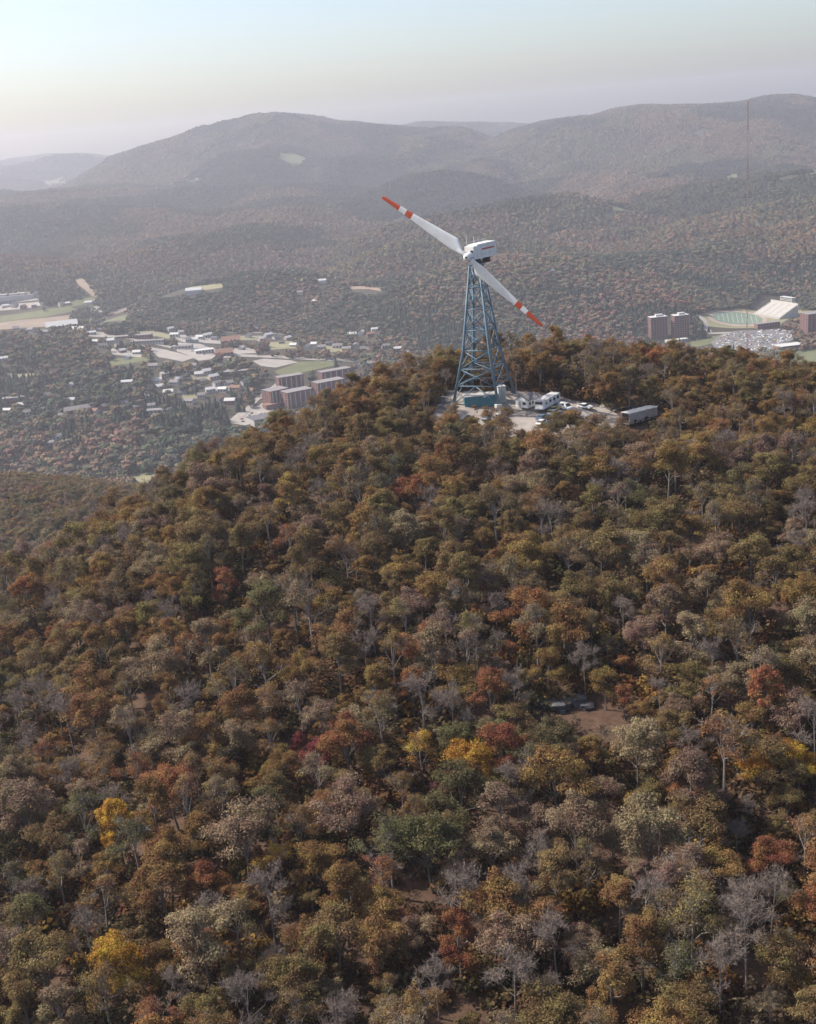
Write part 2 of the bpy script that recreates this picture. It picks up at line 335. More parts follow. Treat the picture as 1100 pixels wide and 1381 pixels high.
field('parking_lot', [(198,468),(225,472),(262,483),(246,488),(214,482)], MT['paleroad'], 'pale bare lot along the main road')
field('parking_lot', [(240,462),(270,464),(302,474),(312,482),(268,487),(238,474)], MT['paleroad'], 'shopping centre lot')
field('parking_lot', [(305,570),(322,556),(345,548),(362,540),(372,546),(362,566),(330,574)], MT['paleroad'], 'car park below the brick dormitories')
field('open_yard', [(112,446),(150,450),(160,456),(120,454)], MT['paleroad'], 'pale yard at the start of the main road')
field('earth_scar', [(97,372),(106,370),(128,392),(146,398),(143,404),(124,400),(108,386)], MT['earth'], 'bare earth scar on the slope')
field('earth_scar', [(140,428),(160,412),(182,398),(200,396),(188,404),(170,420)], MT['earth'], 'raw earth cutting')
field('campus_lot', [(-20,398),(40,394),(72,392),(76,400),(40,406),(-20,410)], MT['paleroad'], 'pale yards round the long sheds')
field('open_yard', [(-20,412),(70,404),(70,410),(30,417),(-20,421)], MT['paleroad'], 'trailer yard at the left edge')
road('road', [(115,424),(126,418),(137,410)], 13, MT['paleroad'], 'short pale straight road')
road('road', [(128,421),(160,418),(196,419)], 9, MT['paleroad'], 'pale road through the meadows', 1)
road('road', [(163,401),(185,396),(216,394)], 8, MT['earth'], 'tan road at the foot of the hill', 1)
road('road', [(126,397),(142,401)], 10, MT['paleroad'], 'short road bend', 1)
road('road', [(150,452),(180,457),(206,462),(240,470),(285,477),(330,480),(380,482),(430,485),(486,487)], 24, MT['paleroad'], 'main road through the town', 2.2)
road('road', [(300,448),(330,450),(352,449),(390,452)], 9, MT['paleroad'], 'side street above the town', 1.5)
road('road', [(262,510),(280,500),(300,492),(312,483)], 8, MT['asphalt'], 'street through the houses', 1)
road('road', [(325,562),(345,540),(362,528),(375,518)], 9, MT['paleroad'], 'street beside the brick dormitories', 2)
road('road', [(206,262),(210,270),(214,280),(219,286)], 12, MT['paleroad'], 'mountain road', .6)
road('road', [(266,286),(269,291),(268,299)], 12, MT['paleroad'], 'mountain road', .6)
road('road', [(55,561),(110,557),(160,549),(196,553)], 9, MT['asphalt'], 'street through the valley trees', 1)
road('road', [(910,384),(918,390)], 10, MT['paleroad'], 'short track on the wooded slope', 1)
# stadium ground
field('embankment', [(940,424),(965,418),(1003,415),(1020,420),(1068,428),(1052,438),(1030,442),(985,443),(952,440)], MT['drygrass'], 'tan bank round the sports field')
def ellipse(cx, cy, rx, ry, n=28, tilt=.06): return [(cx+rx*math.cos(a), cy+ry*math.sin(a)+tilt*rx*math.cos(a)) for a in np.linspace(0, 2*math.pi, n, endpoint=False)]
field('running_track', ellipse(994,430,40,10.5), MT['track'], 'tan running track', .7)
field('sports_field', ellipse(994,430,34,8.2), MT['turf'], 'green football field inside the track', 1.1)
field('stadium_lot', [(958,462),(975,449),(1000,446),(1068,443),(1070,458),(1052,466),(1036,474),(1000,474),(968,474)], MT['asphalt'], 'big crowded car park below the stadium', .4)
field('lawn', [(924,466),(938,457),(972,452),(986,456),(962,463),(940,468)], MT['grass'], 'lawn left of the crowded car park')
field('lawn', [(1058,478),(1085,471),(1140,466),(1140,492),(1075,488)], MT['grass'], 'green field at the right edge')
field('bank', [(1062,420),(1084,418),(1110,416),(1110,424),(1080,430),(1066,428)], MT['drygrass'], 'tan bank right of the grandstand')
road('road', [(940,424),(949,432),(952,443),(958,450),(985,449)], 10, MT['paleroad'], 'road curving round the stadium bank', 1.5)
OPEN += [[(870,457),(872,424),(930,424),(930,457),(945,460),(900,466)], [(1084,452),(1084,418),(1112,418),(1112,455)], [(1046,474),(1050,458),(1080,460),(1078,474)], [(1002,426),(1024,396),(1066,398),(1082,415),(1054,440)], [(958,440),(1050,440),(1050,447),(958,450)]]
OPEN += [[(340,560),(352,515),(372,505),(418,508),(420,548),(380,560)], [(424,540),(428,498),(470,496),(472,520),(450,540)]]
for poly, m, l in (([(178,446),(205,444),(232,452),(228,458),(196,452)], 'drygrass', 'dry grass by the shops'), ([(226,452),(262,452),(300,458),(298,464),(244,461)], 'paleroad', 'pale yards above the shopping lot'), ([(304,470),(336,468),(352,476),(314,478)], 'paleroad', 'pale yard right of the stores'),
  ([(318,453),(352,453),(356,459),(322,459)], 'drygrass', 'dry lawn'), ([(360,462),(396,460),(402,470),(366,472)], 'drygrass', 'dry lawn above the main road'), ([(256,506),(284,502),(292,509),(262,514)], 'drygrass', 'yards among the houses'), ([(283,522),(310,520),(316,526),(288,530)], 'paleroad', 'yard among the houses'),
  ([(150,470),(192,476),(190,482),(150,478)], 'paleroad', 'yard behind the shops'), ([(430,466),(470,468),(474,475),(434,475)], 'drygrass', 'lawns along the road'), ([(244,532),(262,530),(268,537),(248,540)], 'drygrass', 'yard in the trees'), ([(110,399),(140,405),(124,413),(104,410)], 'grass', 'green slope by the tan scar'),
  ([(172,640),(212,635),(222,648),(196,655)], 'drygrass', 'pale clearing below the knob'), ([(470,384),(520,388),(512,393),(470,390)], 'earth', 'tan clearing on the wooded hill'), ([(396,374),(432,374),(440,378),(402,379)], 'drygrass', 'tan clearing on the wooded hill'), ([(78,404),(112,403),(110,412),(80,416)], 'grass', 'lawn by the trailer yard')):
    field('yard', poly, MT[m], l)
HOUSES = [(22,446),(42,448),(62,450),(124,452),(134,447),(150,463),(160,468),(140,470),(128,464),(165,476),(172,485),(185,478),(190,473),(208,497),(230,447),(236,455),(245,451),(253,462),(270,458),(280,456),(290,459),(325,447),(335,456),(345,447),(352,461),(362,455),(372,458),(380,464),(388,459),(396,468),(404,464),(414,470),(424,468),(434,472),(444,466),(455,470),(468,474),(480,468),(492,474),(338,468),(326,472),
 (262,498),(250,505),(242,514),(268,508),(279,505),(288,512),(272,518),(258,524),(246,533),(236,520),(293,521),(301,530),(309,520),(318,527),(284,530),(272,538),(296,542),(311,546),(256,545),(228,534),(216,525),(330,520),(338,532),(222,509),(214,517),(322,512),(307,505),
 (8,415),(20,414),(32,417),(46,415),(58,412),(70,409),(84,413),(92,412),(15,405),(26,404),(120,411),(126,409),(40,401),(5,401),
 (96,545),(140,553),(152,549),(168,547),(128,558),(56,558),(40,560),(12,558),(30,551),(188,552),(205,551),(215,548),(75,553),(5,488),(3,480),(14,490),(96,524),(112,521),(64,536),(172,520),(184,529),(196,539),(68,602),(20,608),(76,594),(88,646),(60,648),(112,652),
 (435,383),(425,410),(405,398),(500,455),(512,462),(505,448),(488,452),(475,455),(520,470),(536,474),(548,480),(498,494),(484,498)]
for i_, (x_, y_) in enumerate(HOUSES):
    if i_ % 3: OPEN.append([(x_-7, y_-4), (x_+7, y_-4), (x_+6, y_+9), (x_-6, y_+9)])

# ------------------------------------------------------------------ tree prototypes
def unit(v): return v/(np.linalg.norm(v, axis=-1, keepdims=True)+1e-9)
def leaf_quads(r, tips, rads, n_each, size, flat=.62, upb=.55):
    """many small leaf sprays spread through boughs; returns verts, faces"""
    c = np.repeat(tips, n_each, 0); rd = np.repeat(rads, n_each)
    d = unit(r.normal(size=c.shape) + np.array([0, 0, upb])); rad = rd*(.35+.72*r.random(len(c))**.7+(r.random(len(c)) < .12)*r.random(len(c))*.55)
    st_ = np.repeat(r.uniform(.65, 1.45, (len(tips), 3)), n_each, 0)
    p = c + d*rad[:, None]*np.array([1, 1, flat])*st_
    nrm = unit(d*np.array([1, 1, 1.3]) + r.normal(size=d.shape)*.55 + np.array([0, 0, .35]))
    a = unit(np.cross(nrm, r.normal(size=d.shape))); b = np.cross(nrm, a); s = size*(.6+.8*r.random(len(c)))[:, None]
    v = np.stack([p-a*s*.5, p+b*s*.34+nrm*s*.08, p+a*s*.5, p-b*s*.34+nrm*s*.08], 1).reshape(-1, 3)
    return v, np.arange(len(v)).reshape(-1, 4)
def tree_proto(seed, H, Rc, style):
    r = np.random.default_rng(seed); mb = MB(); base_r = (.017 if style != 'bare' else .012)*H
    lean = np.array([r.normal()*.35, r.normal()*.35, 0]); th_ = {'oak': .46, 'tall': .66, 'sparse': .6, 'bare': .7, 'small': .5}[style]
    tp = [np.array([0, 0, -1.6]), np.array([0, 0, .6])+lean*.05, lean*.5+[0, 0, H*th_*.5], lean+[0, 0, H*th_], lean*1.3+[r.normal()*.4, r.normal()*.4, H*.86]]
    mb.tube(tp, [base_r*1.35, base_r, base_r*.8, base_r*.55, base_r*.12], 6)
    nl = {'oak': 9, 'tall': 10, 'sparse': 7, 'bare': 9, 'small': 6}[style]; tips = []; rads = []
    ez = {'oak': .40, 'tall': .44, 'sparse': .38, 'bare': .40, 'small': .38}[style]; cz = H*(1-ez*.93)
    twv, twf = [], []
    for i in range(nl):
        az = i*2.399+r.normal()*.35; el = R_(r.uniform(-14, 68)) if i < nl-2 else R_(r.uniform(55, 85))
        k = r.uniform(.62, .86); e = np.array([math.cos(az)*math.cos(el)*Rc*k, math.sin(az)*math.cos(el)*Rc*k, cz-H*.04+math.sin(el)*H*ez*k])+lean
        t = r.uniform(.5, .95); s0 = tp[2]*(1-t)+tp[3]*t
        if s0[2] > e[2]-1: s0 = tp[2]*.7+tp[3]*.3
        mid = s0*.5+e*.5+np.array([0, 0, r.uniform(-.3, .7)])+r.normal(size=3)*.35
        q = s0*.2+mid*.6+e*.2
        lr = base_r*r.uniform(.34, .5)*(.62 if style == 'bare' else 1); mb.tube([s0, mid, e], [lr, lr*.62, lr*.16], 5, False)
        tips.append(e); rads.append(Rc*r.uniform(.24, .36))
        for j in range(4 if style != 'small' else 2):
            t2 = r.uniform(.35, .95); b0 = mid*(1-t2)+e*t2
            o = unit(r.normal(size=3)*[1, 1, .55]+[0, 0, .25]+unit(e-np.array([lean[0], lean[1], cz-1.5]))*.9)*Rc*r.uniform(.28, .46)
            b1 = b0+o; bm_ = b0*.5+b1*.5+np.array([0, 0, .25])
            mb.tube([b0, bm_, b1], [lr*.4, lr*.27, lr*.08], 4, False)
            tips.append(b1); rads.append(Rc*r.uniform(.2, .32))
            if style in ('bare', 'sparse'):
                for _ in range(15 if style == 'bare' else 6):
                    t3 = r.random(); c0 = b0*(1-t3)+b1*t3; dd = unit(r.normal(size=3)*[1, 1, .7]+[0, 0, .45]+unit(o)*.8); l = Rc*r.uniform(.16, .34)
                    c1 = c0+dd*l; w = unit(np.cross(dd, r.normal(size=3)))*.03
                    n0 = len(twv); twv += [c0-w, c0+w, c1]; twf.append((n0, n0+1, n0+2))
                    for _k in range(5):
                        t4 = r.uniform(.3, 1); g0 = c0*(1-t4)+c1*t4; g1 = g0+unit(r.normal(size=3)+dd*1.2+[0, 0, .3])*l*.55; w2 = unit(np.cross(g1-g0, r.normal(size=3)))*.022
                        n0 = len(twv); twv += [g0-w2, g0+w2, g1]; twf.append((n0, n0+1, n0+2))
    tips = np.array(tips); rads = np.array(rads)
    trunk_mb = mb
    if style == 'bare':
        me = bpy.data.meshes.new('twigs'); me.from_pydata([tuple(v) for v in twv], [], twf); me.materials.append(MT['twig']); crown = me
    else:
        n, sz = {'oak': (235, .275), 'tall': (190, .265), 'sparse': (110, .245), 'small': (230, .24)}[style]
        if style == 'sparse':
            keep = r.random(len(tips)) < .72; tips = tips[keep]; rads = rads[keep]
        v, f = leaf_quads(r, tips, rads, n, sz, .52 if style == 'oak' else .68)
        if twv:
            k0 = len(trunk_mb.v); trunk_mb.v += [tuple(map(float, q)) for q in twv]; trunk_mb.f += [tuple(i+k0 for i in q) for q in twf]
        crown = np_mesh('crown', v, f, MT['leaf'])
    tm = bpy.data.meshes.new('trunk'); tm.from_pydata(trunk_mb.v, [], trunk_mb.f); tm.materials.append(MT['palebark' if style in ('bare', 'sparse') else 'bark'])
    return tm, crown
PROTO = []
for i in range(7): PROTO.append(('oak', *tree_proto(100+i, 12.5, 4.6, 'oak')))
for i in range(4): PROTO.append(('tall', *tree_proto(200+i, 15, 3.5, 'tall')))
for i in range(4): PROTO.append(('sparse', *tree_proto(300+i, 13.5, 4.3, 'sparse')))
for i in range(4): PROTO.append(('bare', *tree_proto(400+i, 13, 3.7, 'bare')))
for i in range(3): PROTO.append(('small', *tree_proto(500+i, 7, 2.6, 'small')))
BYSTYLE = {s: [i for i, p in enumerate(PROTO) if p[0] == s] for s in ('oak', 'tall', 'sparse', 'bare', 'small')}
TINTS = {'olive': (0.202,0.144,0.068), 'khaki': (0.255,0.185,0.118), 'golden': (0.248,0.153,0.064), 'amber': (0.248,0.145,0.068), 'yellow': (0.412,0.231,0.050), 'orange': (0.271,0.124,0.063), 'crimson': (0.217,0.063,0.058), 'green': (0.139,0.120,0.060), 'mauve': (0.223,0.144,0.109)}

# ------------------------------------------------------------------ plants set out on the knob
CLEAR = [(586,556),(598,538),(610,528),(690,528),(742,530),(770,540),(800,543),(822,552),(836,562),(838,584),(815,600),(775,599),(720,594),(600,592),(574,578)]
LEDGE = [(716,948),(770,942),(812,950),(806,1034),(768,1042),(704,1036),(696,984)]
SHED = [(826,612),(826,566),(842,556),(886,548),(894,560),(894,598)]
SHEDF = [(830,556),(890,545),(890,585),(830,585)]
def visible(P, dz=0):
    px, py, d = proj(P); ok = np.ones(len(P), bool)
    for t in np.linspace(.25, .97, 36):
        q = P*t; ok &= q[:, 2] > T_hill(q[:, 0], q[:, 1])+dz
    return ok
pts = []; cell = {}
cand = np.c_[rng.uniform(-360, 400, 75000), rng.uniform(70, 520, 75000)]
zc = T_hill(cand[:, 0], cand[:, 1]); C3 = np.c_[cand, zc]
px, py, dd = proj(C3); tx, ty, _ = proj(C3+[0, 0, 12])
ok = (dd > 90) & (px > -330) & (px < 1460) & (ty < 1640) & (py > 430) & visible(C3+[0, 0, 13])
ok &= ~in_poly(px, py, CLEAR) & ~in_poly(px, py, LEDGE) & ~in_poly(px, py, SHED) & ~in_poly(px, py, [(690,590),(768,590),(768,634),(690,634)])
keep = []
for i in np.where(ok)[0]:
    x, y, z = C3[i]; sp = 4.0+1.7*vnoise(np.array([x/30]), np.array([y/30]), 5)[0]
    sp *= .9 if 520 < px[i] < 900 and py[i] < 640 else 1.03 if py[i] > 1000 else 1.0
    g = (int(x//9), int(y//9)); good = True
    for a in (-1, 0, 1):
        for b in (-1, 0, 1):
            for (u, v) in cell.get((g[0]+a, g[1]+b), ()):
                if (u-x)**2+(v-y)**2 < sp*sp: good = False
    if good: cell.setdefault(g, []).append((x, y)); keep.append(i)
TREES = []      # x, y, z, scale, yaw, proto, tint name
for i in keep:
    x, y, z = C3[i]; qx, qy = px[i], py[i]; u = rng.random()
    n1 = float(fbm(np.array([x/45]), np.array([y/45]), 61)[0]); n2 = float(fbm(np.array([x/28]), np.array([y/28]), 71)[0])
    rim = qy < 640
    n3 = float(fbm(np.array([x/60]), np.array([y/60]), 81)[0])
    if rim: w = dict(olive=.42, golden=.26, amber=.18, khaki=.06, orange=.03, green=.05)
    elif qy < 830: w = dict(olive=.50, khaki=.20, golden=.14, amber=.05, mauve=.04, green=.06, orange=.01)
    elif qy < 1010: w = dict(olive=.30, khaki=.22, golden=.17, amber=.11, mauve=.06, orange=.08, green=.04, crimson=.012, yellow=.007)
    else: w = dict(olive=.30, khaki=.24, golden=.13, amber=.08, mauve=.06, orange=.05, green=.10, crimson=.02, yellow=.02)
    if n1 > .54: w['green'] = w.get('green', 0)*3; w['olive'] *= 1.4
    if n2 > .55: w['mauve'] = w.get('mauve', 0)*2.2; w['khaki'] *= 1.5
    if n3 > .54: w['orange'] = w.get('orange', 0)*1.6; w['amber'] = w.get('amber', 0)*2.5; w['golden'] *= 2
    ks = list(w); p = np.array([w[k] for k in ks]); tint = ks[rng.choice(len(ks), p=p/p.sum())]
    st = rng.choice(['oak', 'tall', 'sparse', 'bare', 'small'], p=[.38, .16, .26, .12, .08] if not rim else [.44, .10, .34, .05, .07])
    if tint in ('yellow', 'crimson', 'orange') and st == 'bare': st = 'small'
    s = rng.choice([rng.uniform(.6, .85), rng.uniform(.85, 1.08), rng.uniform(1.05, 1.28)], p=[.3, .45, .25])*(.80 if rim else 1)*(1.0 if qy < 900 else rng.uniform(.84, 1.06))*(.9 if tint in ('yellow', 'crimson') else 1)
    if st == 'bare': tint = 'bare'
    TREES.append([x, y, z, s, rng.uniform(0, 6.28), int(rng.choice(BYSTYLE[st])), tint])
# trees that stand along the front of the clearing
for qx, qy, s, st, tint in ((742,612,.80,'sparse','olive'),(758,606,.86,'oak','olive'),(704,614,.55,'sparse','golden'),(672,606,.72,'sparse','olive'),(648,604,.55,'small','golden'),(622,610,.66,'sparse','olive'),(600,612,.7,'sparse','olive'),
    (790,612,.75,'oak','olive'),(610,604,.62,'sparse','olive'),(632,606,.55,'sparse','khaki'),(686,606,.66,'sparse','olive'),(770,606,.66,'sparse','olive'),(660,612,.62,'tall','olive'),(640,600,.5,'sparse','olive'),(686,598,.45,'sparse','olive'),(736,600,.5,'sparse','golden'),(752,598,.6,'sparse','olive'),(590,602,.5,'sparse','golden'),(800,606,.55,'sparse','olive'),(570,596,.7,'oak','olive'),(640,560,.42,'small','golden'),(725,520,.55,'small','orange'),(810,618,.6,'small','golden'),(838,606,.42,'small','golden'),(872,596,.5,'small','golden'),(905,588,.6,'oak','golden')):
    p = at(qx, qy, T_hill); TREES.append([p.x, p.y, p.z, s, rng.uniform(0, 6.28), int(rng.choice(BYSTYLE[st])), tint])
# ledge neighbours with a look of their own
for qx, qy, s, st, tint in ((1020,1085,.8,'oak','yellow'),(1068,1070,.8,'oak','yellow'),(640,1090,1.0,'oak','yellow'),(925,1120,.8,'oak','orange'),(300,1165,.7,'small','yellow'),(268,1330,.8,'oak','orange'),(960,945,1.0,'bare','bare'),(700,1115,1.05,'bare','bare'),(660,835,1.0,'bare','bare'),(700,815,.6,'small','crimson'),(1085,1360,.8,'small','yellow'),(430,1205,.8,'small','yellow')):
    p = at(qx, qy, T_hill); TREES.append([p.x, p.y, p.z, s, rng.uniform(0, 6.28), int(rng.choice(BYSTYLE[st])), tint])
def hides(t):
    # would this crown stand before the ledge, the shed or the site buildings?
    H = {'oak': (12.5, 4.6), 'tall': (15, 3.5), 'sparse': (13.5, 4.3), 'bare': (13, 3.7), 'small': (7, 2.6)}[PROTO[t[5]][0]]
    cx, cy_, d = proj(np.array([t[0], t[1], t[2]+H[0]*.66*t[3]])); r = FPX*H[1]*t[3]*.8/d
    bx_, by_, _ = proj(np.array(t[:3]))
    for x0, y0, x1, y1, yb in ((728, 938, 782, 960, 962), (838, 549, 884, 570, 578), (698, 532, 752, 552, 556), (757, 545, 798, 554, 557)):
        if by_ > yb and x0 < cx+r and cx-r < x1 and y0 < cy_+r*.8 and cy_-r*.8 < y1: return True
    return False
TREES = [t for t in TREES if not hides(t)]
P3 = np.array([t[:3] for t in TREES]); bpx, bpy_, dep = proj(P3); hgt = np.array([12*t[3] for t in TREES])
mpx, mpy, _ = proj(P3+np.c_[0*hgt, 0*hgt, hgt*.72])
inframe = (mpx > 4) & (mpx < 1096) & (mpy < 1378)
order = np.argsort(np.where(inframe, dep/np.array([t[3] for t in TREES])**.5, 1e9)); near = set(order[:300].tolist())

def gn_scatter(name, pos, rot, scl, idx, tint, protos, label, hide=None):
    """one object of countless alike plants: points carrying turn, size, kind and colour, and a node tree that puts a plant on each"""
    me = bpy.data.meshes.new(name); n = len(pos); me.vertices.add(n); me.vertices.foreach_set('co', np.asarray(pos, np.float32).ravel())
    def attr(nm, ty, v, f): a = me.attributes.new(nm, ty, 'POINT'); a.data.foreach_set(f, np.asarray(v).ravel())
    attr('turn', 'FLOAT_VECTOR', np.asarray(rot, np.float32), 'vector'); attr('size', 'FLOAT_VECTOR', np.asarray(scl, np.float32), 'vector')
    attr('which', 'INT', np.asarray(idx, np.int32), 'value'); attr('tint', 'FLOAT_VECTOR', np.asarray(tint, np.float32), 'vector')
    o = link(name, me); tag(o, label, kind='stuff')
    c = bpy.data.collections.new(name+'_kinds')
    for i, (nm, meshes) in enumerate(protos):
        if len(meshes) == 1: m = meshes[0]
        else:
            m = bpy.data.meshes.new(nm); bm = bmesh.new(); mats = []
            for k, q in enumerate(meshes):
                f0 = len(bm.faces); bm.from_mesh(q); bm.faces.ensure_lookup_table()
                for f in bm.faces[f0:]: f.material_index = k
                mats.append(q.materials[0])
            bm.to_mesh(m); bm.free()
            for q in mats: m.materials.append(q)
        c.objects.link(bpy.data.objects.new(f'{name}_kind_{i:03d}', m))
    g = bpy.data.node_groups.new(name+'_nodes', 'GeometryNodeTree'); g.interface.new_socket('Geometry', in_out='INPUT', socket_type='NodeSocketGeometry'); g.interface.new_socket('Geometry', in_out='OUTPUT', socket_type='NodeSocketGeometry')
    N = g.nodes.new; L = g.links.new; gi = N('NodeGroupInput'); go = N('NodeGroupOutput'); ip = N('GeometryNodeInstanceOnPoints'); ci = N('GeometryNodeCollectionInfo')
    ci.inputs['Collection'].default_value = c; ci.inputs['Separate Children'].default_value = True; ci.inputs['Reset Children'].default_value = True
    def na(nm, ty):
        a = N('GeometryNodeInputNamedAttribute'); a.data_type = ty; a.inputs['Name'].default_value = nm; return a.outputs[0]
    L(gi.outputs[0], ip.inputs['Points']); L(ci.outputs[0], ip.inputs['Instance']); ip.inputs['Pick Instance'].default_value = True
    L(na('which', 'INT'), ip.inputs['Instance Index']); L(na('turn', 'FLOAT_VECTOR'), ip.inputs['Rotation']); L(na('size', 'FLOAT_VECTOR'), ip.inputs['Scale'])
    L(ip.outputs[0], go.inputs[0]); md = o.modifiers.new('scatter', 'NODES'); md.node_group = g
    return o
def jitter(c, k=.14):
    c = np.array(c)*rng.uniform(1-k, 1+k); c[1] *= rng.uniform(1-k*.5, 1+k*.5); return tuple(float(x) for x in c)
BARE_T = (.17,.13,.11)
far_i = [i for i in range(len(TREES)) if i not in near]
gn_scatter('hill_woods', P3[far_i], [(0, 0, TREES[i][4]) for i in far_i], [(TREES[i][3],)*3 for i in far_i], [TREES[i][5] for i in far_i],
           [jitter(TINTS.get(TREES[i][6], BARE_T)) for i in far_i], [(s, (a, b)) for s, a, b in PROTO], 'autumn woods covering the upper slope and rim of the knob')

WORDS = {'amber': 'amber brown', 'olive': 'olive brown', 'khaki': 'pale khaki', 'golden': 'golden brown', 'yellow': 'bright yellow', 'orange': 'rust orange', 'crimson': 'crimson red', 'green': 'dark green', 'mauve': 'dull reddish brown'}
FORM = {'oak': 'broad tree', 'tall': 'tall narrow tree', 'sparse': 'thin pale-limbed tree', 'small': 'small low tree'}
ORD = ['leftmost', 'second', 'third', 'fourth', 'fifth', 'sixth', 'seventh', 'eighth', 'ninth', 'tenth', 'eleventh', 'twelfth', 'thirteenth', 'fourteenth', 'fifteenth', 'sixteenth']
def zone(x, y):
    v = 'bottom edge' if y > 1270 else 'low slope' if y > 1130 else 'middle slope' if y > 980 else 'upper slope'
    return v+' '+('far left' if x < 160 else 'centre-left' if x < 420 else 'at centre' if x < 680 else 'centre-right' if x < 930 else 'far right')
RARE = {'yellow': 'bright yellow', 'crimson': 'crimson', 'orange': 'rust orange', 'bare': 'leafless'}
looks, keys, groups = {}, {}, {}
for i in sorted(near):
    st = PROTO[TREES[i][5]][0]; looks[i] = 'leafless grey tree' if st == 'bare' else WORDS[TREES[i][6]]+' '+FORM[st]
for i in sorted(near):
    nb = ''; best = 46
    for j in near:
        if j != i and TREES[j][6] in RARE and looks[j] != looks[i]:
            d = math.hypot(mpx[i]-mpx[j], mpy[i]-mpy[j])
            if d < best:
                dx, dy = mpx[i]-mpx[j], mpy[i]-mpy[j]; best = d
                nb = (('left of' if dx < 0 else 'right of') if abs(dx) > abs(dy) else ('behind' if dy < 0 else 'in front of'))+' a '+RARE[TREES[j][6]]+' tree'
    keys[i] = (looks[i], nb, zone(mpx[i], mpy[i])); groups.setdefault(keys[i], []).append(i); groups.setdefault((looks[i], keys[i][2]), []).append(i)
LABEL = {}
for i in sorted(near):
    l, nb, z = keys[i]
    if nb and len(groups[keys[i]]) == 1: LABEL[i] = f'{l} {nb}, {z}'
    elif len(groups[(l, z)]) == 1: LABEL[i] = f'{l}, {z}, only one of its kind there'
    else:
        k = sorted(groups[(l, z)], key=lambda j: mpx[j]).index(i)
        LABEL[i] = (f'leftmost {l}, {z}' if k == 0 else f'{ORD[min(k, 15)]} {l} from left, {z}')
for i in sorted(near):
    x, y, z, s, yaw, pi_, tint = TREES[i]; st, tm, cm = PROTO[pi_]
    o = thing('bare_tree' if st == 'bare' else 'autumn_tree', (x, y, z), LABEL[i], 'tree', yaw, 'trees on the near slope of the knob'); o.scale = (s, s, s*rng.uniform(.92, 1.08))
    link('trunk', tm, o); c = link('twigs' if st == 'bare' else 'crown', cm, o); c['tint'] = jitter(TINTS.get(tint, BARE_T))

# low growth between the trunks
bush = []
for i in range(5):
    r = np.random.default_rng(900+i); t = r.normal(size=(7, 3))*[.8, .8, .35]+[0, 0, .75]; v, f = leaf_quads(r, t, r.uniform(.5, .9, 7), 42, .34, .8); bush.append(('bush', (np_mesh('bush', v, f, MT['leaf']),)))
n = 32000; bx = rng.uniform(-330, 360, n); by = rng.uniform(90, 430, n); bz = T_hill(bx, by); B3 = np.c_[bx, by, bz]; qx, qy, _ = proj(B3)
m = (qx > -260) & (qx < 1400) & (qy < 1560) & ~in_poly(qx, qy, CLEAR) & (~in_poly(qx, qy, LEDGE) | (rng.random(n) < .95)) & ~in_poly(qx, qy, SHEDF) & ~in_poly(qx, qy, [(724,944),(786,944),(790,976),(722,976)]) & visible(B3+[0, 0, 4]) & (vnoise(bx/11, by/11, 77) > .2)
B3 = B3[m]; n = len(B3); bk = [(.15,.088,.052),(.155,.080,.046),(.13,.092,.05),(.24,.135,.045),(.10,.086,.044),(.17,.125,.08)]
gn_scatter('undergrowth', B3, np.c_[np.zeros((n, 2)), rng.uniform(0, 6.28, n)], np.where(rng.random((n, 1)) < .35, rng.uniform(1.4, 2.7, (n, 1)), rng.uniform(.6, 1.4, (n, 1)))*np.ones((1, 3)), rng.integers(0, 5, n), [jitter(bk[k]) for k in rng.integers(0, 6, n)], bush, 'rust and brown undergrowth between the trunks')

# ------------------------------------------------------------------ valley and mountain woods
def blob(r, rx, rz, sub=1, rough=.25):
    bm = bmesh.new(); bmesh.ops.create_icosphere(bm, subdivisions=sub, radius=1); vs = np.array([v.co[:] for v in bm.verts]); fs = [tuple(v.index for v in f.verts) for f in bm.faces]; bm.free()
    vs = vs*(1+r.normal(size=(len(vs), 1))*rough)*[rx, rx, rz]; return vs, fs
def far_tree(seed, conifer=False):
    r = np.random.default_rng(seed); mb = MB()
    if conifer:
        H = r.uniform(9, 12)
        for k in range(4):
            z0 = 1+k*H*.22; rad = (3.5-.72*k)*r.uniform(.9, 1.1); ring = [(rad*math.cos(a)*r.uniform(.75, 1.1), rad*math.sin(a)*r.uniform(.75, 1.1), z0+r.uniform(-.3, .3)) for a in np.linspace(0, 6.28, 8)[:-1]]
            mb.add(ring+[(0, 0, z0+H*.36)], [(i, (i+1) % 7, 7) for i in range(7)])
    else:
        v, f = blob(r, 3.4, 3.2, 1); mb.add(v+[0, 0, 5.6], f)
        for k in range(5):
            a = k*1.26+r.random(); v, f = blob(r, r.uniform(1.6, 2.3), r.uniform(1.3, 1.9), 1); mb.add(v+[2.6*math.cos(a), 2.6*math.sin(a), r.uniform(5, 8.4)], f)
        mb.tube([(0, 0, -1.5), (0, 0, 4)], .3, 4)
    me = bpy.data.meshes.new('far_tree'); me.from_pydata(mb.v, [], mb.f); me.materials.append(MT['far_leaf']); return me
FT = [far_tree(600+i) for i in range(5)]+[far_tree(650+i, True) for i in range(3)]
AUT = [(0.050,0.059,0.042),(0.071,0.073,0.047),(0.110,0.087,0.056),(0.139,0.094,0.058),(0.076,0.076,0.047),(0.132,0.106,0.074),(0.132,0.076,0.054)]
n = 172000; a_ = rng.uniform(R_(-27.5), R_(27.5), n); d_ = np.sqrt(rng.uniform(1150**2, 3350**2, n)); vx = d_*np.sin(a_); vy = d_*np.cos(a_); vz = T_far(vx, vy); V3 = np.c_[vx, vy, vz]
qx, qy, _ = proj(V3+[0, 0, 3]); keepv = (qx > -300) & (qx < 1400) & (T_hill(vx, vy) < vz+2)
for poly in OPEN: keepv &= ~in_poly(qx, qy, poly)
